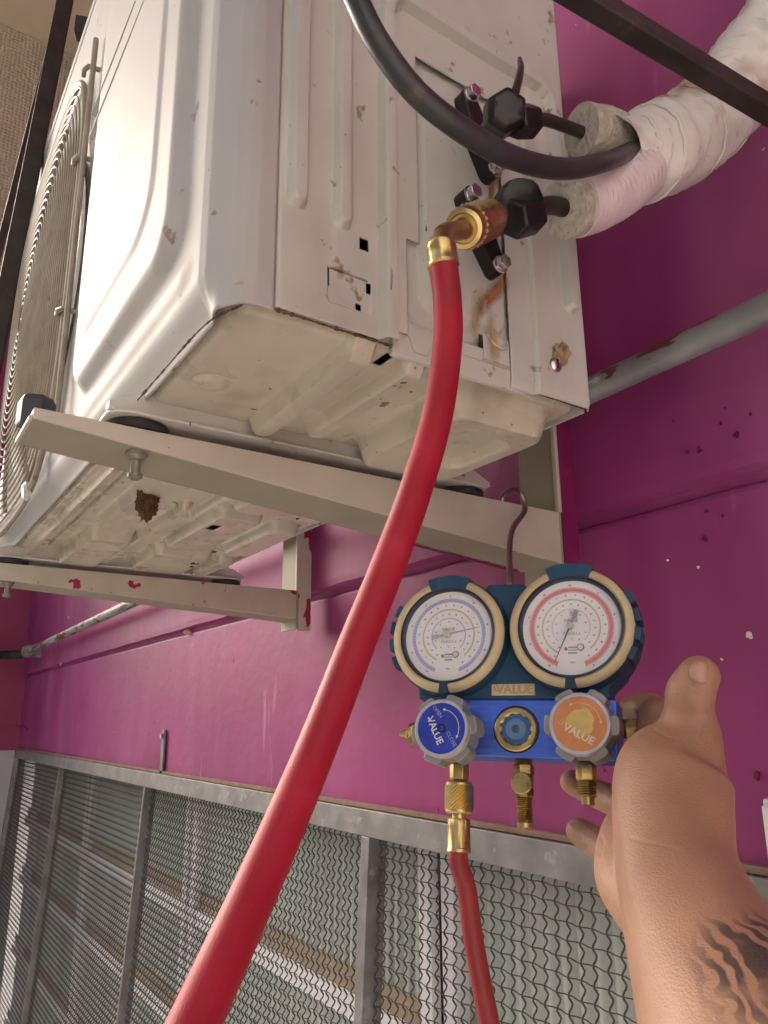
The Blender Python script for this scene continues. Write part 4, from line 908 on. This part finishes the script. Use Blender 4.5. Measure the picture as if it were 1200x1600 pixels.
put('hex', *hexg(f+dn*.0036, dn, .0060, .0068, .4), brass_dull, ft, bevel=.0004)
put('body', *latheg(f+dn*.0090, dn, [(0, .0062), (.012, .0062), (.014, .0056)], 8, .3), brass_dull, ft, bevel=.0004)
put('cap_disc', *latheg(f+dn*.0150+GN*.0045, GN, [(0, .0066), (.0030, .0066), (.0036, .0060)], 36), brass, ft, smooth=True)
put('stub_thread', *threadg(f+dn*.0225, dn, .0150, .0050), brass_dull, ft, smooth=True)
put('tip', *latheg(f+dn*.0375, dn, [(0, .0050), (.0028, .0046), (.0030, .0030), (.0010, .0028)], 24), brass, ft, smooth=True)
f = base(915, 1184)
ft = put('open_fitting', *threadg(f, dn, .0050, .0056), brass_dull, mf, smooth=True)
put('hex', *hexg(f+dn*.0042, dn, .0092, .0064, .25), brass, ft, bevel=.0004)
put('stub_thread', *threadg(f+dn*.0132, dn, .0095, .0056, .0014), brass_dull, ft, smooth=True)
put('tip', *latheg(f+dn*.0226, dn, [(0, .0040), (.0045, .0038), (.0048, .0028), (.0020, .0026)], 24), brass, ft, smooth=True)
# side fittings
NS = -.012
u, v = gl(660, 1147, NS); f = gp(BW0, v, NS)
ft = put('side_fitting', *threadg(f, -GU, .006, .0058), brass_dull, mf, smooth=True)
put('knurled_cap', *knurlg(f-GU*.003, -GU, .0125, .0072, 22, 8, .06), brass_dull, ft, smooth=False)
put('pin', *latheg(f-GU*.0152, -GU, [(0, .0036), (.003, .0034), (.0032, .0022), (.0075, .0020)], 16), brass, ft, smooth=True)
u, v = gl(965, 1139, NS); f = gp(BW1, v, NS)
ft = put('side_fitting', *threadg(f, GU, .004, .0060), brass_dull, mf, smooth=True)
put('hex', *hexg(f+GU*.0035, GU, .0068, .0066, .1), brass, ft, bevel=.0004)
put('side_thread', *threadg(f+GU*.0100, GU, .0055, .0058, .0013), brass_dull, ft, smooth=True)
put('knurled_cap', *knurlg(f+GU*.0150, GU, .0135, .0064, 22, 8, .06), brass, ft, smooth=False)
# hanging hook over the web of the bracket
hk = crom([gp(*gl(797, 920, -.010), -.010), gp(*gl(797, 908, -.010), -.010), atd(796, 862, .552), atd(801, 826, .586), V((-.4265, .4290, .163)), V((-.4310, .4285, .1790)), V((-.4400, .4275, .1835)), V((-.4480, .4265, .1800)), V((-.4500, .4262, .1760))], 10)
put('hook', *tubeg(hk, .0023, 14), pm('hook_steel', (.42, .37, .31), .3, metal=.9, var=.15, vs=60), mf, smooth=True)
# thin hose from the manifold
hd = hfer.dot(FW)
h2 = crom([hfer-dn*.004, hfer+dn*.006, atd(729, 1390, hd-.004), atd(740, 1470, hd-.010), atd(755, 1550, hd-.018), atd(772, 1640, hd-.028), atd(795, 1800, hd-.05), atd(830, 1960, hd-.08)+V((0, 0, -.12)), atd(830, 1960, hd-.08)+V((0, -.02, -.8)), V((-.30, .22, GZ+.01))], 14)
tag(put('manifold_hose', *tubeg(h2, .0061, 28), hose_red2, None, True, org=hfer), 'thin dark red hose hanging from brass fitting under the gauges', 'hose')

# ================================================================== HAND AND FOREARM
def skin_mat():
    m = pm('skin', (.415, .230, .150), .46, var=.14, vs=24, bump=.00028, bs=900, spec=.42, sss=.10, marks=(((.52, .26, .185), 13, .54, .22, ONE), ((.30, .15, .09), 60, .68, .14, ONE), ((.19, .085, .05), 190, .745, .03, ONE)))
    N = m.node_tree.nodes; Lk = m.node_tree.links.new; b = N['Principled BSDF']; src = b.inputs['Base Color'].links[0].from_socket
    geo = N.new('ShaderNodeNewGeometry')
    def mth(op, *q):
        k = N.new('ShaderNodeMath'); k.operation = op
        for i, z in enumerate(q):
            if isinstance(z, (int, float)): k.inputs[i].default_value = z
            else: Lk(z, k.inputs[i])
        return k.outputs[0]
    # fine skin relief: cell-like lines over the broad grain
    bp0 = b.inputs['Normal'].links[0].from_node; vo = N.new('ShaderNodeTexVoronoi'); vo.feature = 'DISTANCE_TO_EDGE'; vo.inputs['Scale'].default_value = 620
    Lk(geo.outputs['Position'], vo.inputs['Vector']); b2 = N.new('ShaderNodeBump'); b2.inputs['Strength'].default_value = .3; b2.inputs['Distance'].default_value = .0004
    Lk(vo.outputs['Distance'], b2.inputs['Height']); Lk(bp0.outputs[0], b2.inputs['Normal']); Lk(b2.outputs[0], b.inputs['Normal'])
    # tattoo: feather-like dark strokes on the outer forearm
    c = atd(1240, 1500, .252); vm = N.new('ShaderNodeVectorMath'); vm.operation = 'DISTANCE'; Lk(geo.outputs['Position'], vm.inputs[0]); vm.inputs[1].default_value = c
    mask = N.new('ShaderNodeMapRange'); Lk(vm.outputs['Value'], mask.inputs['Value']); mask.inputs['From Min'].default_value = .036; mask.inputs['From Max'].default_value = .024
    nz = N.new('ShaderNodeTexNoise'); nz.inputs['Scale'].default_value = 45; nz.inputs['Detail'].default_value = 3; Lk(geo.outputs['Position'], nz.inputs['Vector'])
    wv_ = N.new('ShaderNodeTexWave'); wv_.inputs['Scale'].default_value = 62; wv_.inputs['Distortion'].default_value = 14; wv_.inputs['Detail'].default_value = 2; wv_.inputs['Detail Scale'].default_value = .8; wv_.bands_direction = 'DIAGONAL'; Lk(geo.outputs['Position'], wv_.inputs['Vector'])
    st = N.new('ShaderNodeMapRange'); Lk(wv_.outputs['Fac'], st.inputs['Value']); st.inputs['From Min'].default_value = .22; st.inputs['From Max'].default_value = .62
    n3 = N.new('ShaderNodeMapRange'); Lk(nz.outputs['Fac'], n3.inputs['Value']); n3.inputs['From Min'].default_value = .34; n3.inputs['From Max'].default_value = .50
    fac = mth('MULTIPLY', mth('MULTIPLY', mth('MULTIPLY', mask.outputs[0], st.outputs[0]), n3.outputs[0]), .80)
    mx = N.new('ShaderNodeMix'); mx.data_type = 'RGBA'; Lk(fac, mx.inputs['Factor']); Lk(src, mx.inputs['A']); mx.inputs['B'].default_value = (.030, .032, .038, 1); Lk(mx.outputs['Result'], b.inputs['Base Color'])
    return m
skin = skin_mat()
def chain(P, n=6, seg=20):
    """closed tapered limb through (px, py, depth, radius) with round ends"""
    Q = crom([(*atd(a, b, c), r) for a, b, c, r in P], n); pts = [V(q[:3]) for q in Q]; rs = [q[3] for q in Q]
    t0 = (pts[0]-pts[1]).normalized(); t1 = (pts[-1]-pts[-2]).normalized(); A_, RA, B_, RB = [], [], [], []
    for k in range(1, 5):
        a = math.pi/2*k/4.3; A_.insert(0, pts[0]+t0*rs[0]*math.sin(a)); RA.insert(0, rs[0]*math.cos(a)); B_.append(pts[-1]+t1*rs[-1]*math.sin(a)); RB.append(rs[-1]*math.cos(a))
    return tubeg(A_+pts+B_, RA+rs+RB, seg)
limbs = [
 chain([(1330, 2000, .20, .050), (1250, 1800, .235, .045), (1165, 1620, .27, .0375), (1093, 1460, .312, .0305), (1058, 1355, .345, .0270), (1050, 1270, .370, .0285), (1054, 1205, .385, .0280), (1074, 1150, .390, .0180), (1077, 1110, .391, .0126), (1079, 1083, .389, .0124), (1092, 1056, .386, .0106)], 8, 32),
 chain([(1020, 1425, .345, .017), (985, 1368, .372, .0175), (990, 1310, .395, .017), (1010, 1280, .42, .016)]),
 chain([(1055, 1340, .362, .023), (1040, 1260, .405, .022), (1030, 1180, .440, .017), (1030, 1122, .458, .013)]),
 chain([(1050, 1340, .365, .023), (1030, 1270, .410, .021), (1040, 1215, .450, .0135)]),
 chain([(1030, 1123, .458, .012), (1012, 1106, .472, .0098), (988, 1109, .484, .0088)]),
 chain([(1042, 1215, .452, .0125), (1005, 1200, .478, .0098), (972, 1186, .494, .0085)]),
 chain([(1020, 1280, .430, .0125), (975, 1259, .466, .0100), (930, 1239, .492, .0092), (894, 1222, .500, .0083)]),
 chain([(1010, 1355, .392, .0135), (975, 1342, .418, .0108), (938, 1321, .440, .0095), (905, 1299, .455, .0083)]),
]
me = bpy.data.meshes.new('person'); g = merge(*limbs); me.from_pydata([tuple(v) for v in g[0]], [], g[1]); tmp = bpy.data.objects.new('tmp', me); COL.objects.link(tmp)
bm = bmesh.new(); bm.from_mesh(me); bmesh.ops.recalc_face_normals(bm, faces=bm.faces); bm.to_mesh(me); bm.free()
r = tmp.modifiers.new('r', 'REMESH'); r.mode = 'VOXEL'; r.voxel_size = .0012
s = tmp.modifiers.new('s', 'SMOOTH'); s.factor = .5; s.iterations = 20
dg = bpy.context.evaluated_depsgraph_get(); arm_me = bpy.data.meshes.new_from_object(tmp.evaluated_get(dg)); bpy.data.objects.remove(tmp)
arm_me.polygons.foreach_set('use_smooth', [True]*len(arm_me.polygons)); arm_me.materials.clear()
# skin folds: wrist crease, thumb knuckle, thumb web
creases = [([(985, 1310), (1010, 1316), (1040, 1322), (1062, 1330)], .0004, .0009), ([(1080, 1073), (1095, 1080), (1108, 1084)], .0006, .0010), ([(1078, 1082), (1092, 1087), (1106, 1090)], .0005, .0009), ([(1022, 1140), (1040, 1150), (1058, 1156)], .0004, .0010),
           ([(950, 1226), (958, 1240), (962, 1262)], .0007, .0010), ([(935, 1300), (943, 1316), (938, 1334)], .0007, .0010), ([(962, 1290), (966, 1340), (976, 1400), (990, 1440)], .0005, .0022)]
def toward(p): return p.normalized()
for v in arm_me.vertices:
    d_ = v.co.dot(FW); px = CX+F*v.co.dot(RT)/d_; py = CY-F*v.co.dot(CU)/d_
    if v.normal.dot(v.co) > 0: continue
    for P, dep, wd in creases:
        dist = min(seg(px, py, a, b) for a, b in zip(P, P[1:]))*d_/F
        if dist < wd*2: v.co -= v.normal*dep*math.exp(-(dist/wd*1.6)**2)
arm = link('person', arm_me, skin, None, atd(1165, 1620, .27))
tag(arm, 'tanned bare forearm with dark tattoo, right hand reaching behind the gauge manifold', 'person')
# thumb nail
tn = atd(1098, 1050, .377); ntn = (-ray(1098, 1050)).normalized(); nx_ = (atd(1101, 1033, .386)-atd(1092, 1072, .386)).normalized(); nrm = (ntn+RT*.55+CU*.1).normalized(); nx_ = (nx_-nrm*nx_.dot(nrm)).normalized(); ny_ = nrm.cross(nx_)
vs, fs = [], []
for i in range(9):
    a = -1+2*i/8
    for j in range(9):
        b = -1+2*j/8; k = (1-abs(a)**4*.25); vs.append(tn+nx_*a*.0060*math.sqrt(1-.45*b*b)+ny_*b*.0058*math.sqrt(1-.45*a*a)+nrm*(.0010-.0032*b*b-.0009*a*a))
for i in range(8):
    for j in range(8): fs.append((i*9+j, i*9+j+1, i*9+10+j, i*9+9+j))
o = put('fingernail', vs, fs, nail_mat, arm, smooth=True); sm = o.modifiers.new('t', 'SOLIDIFY'); sm.thickness = .0012
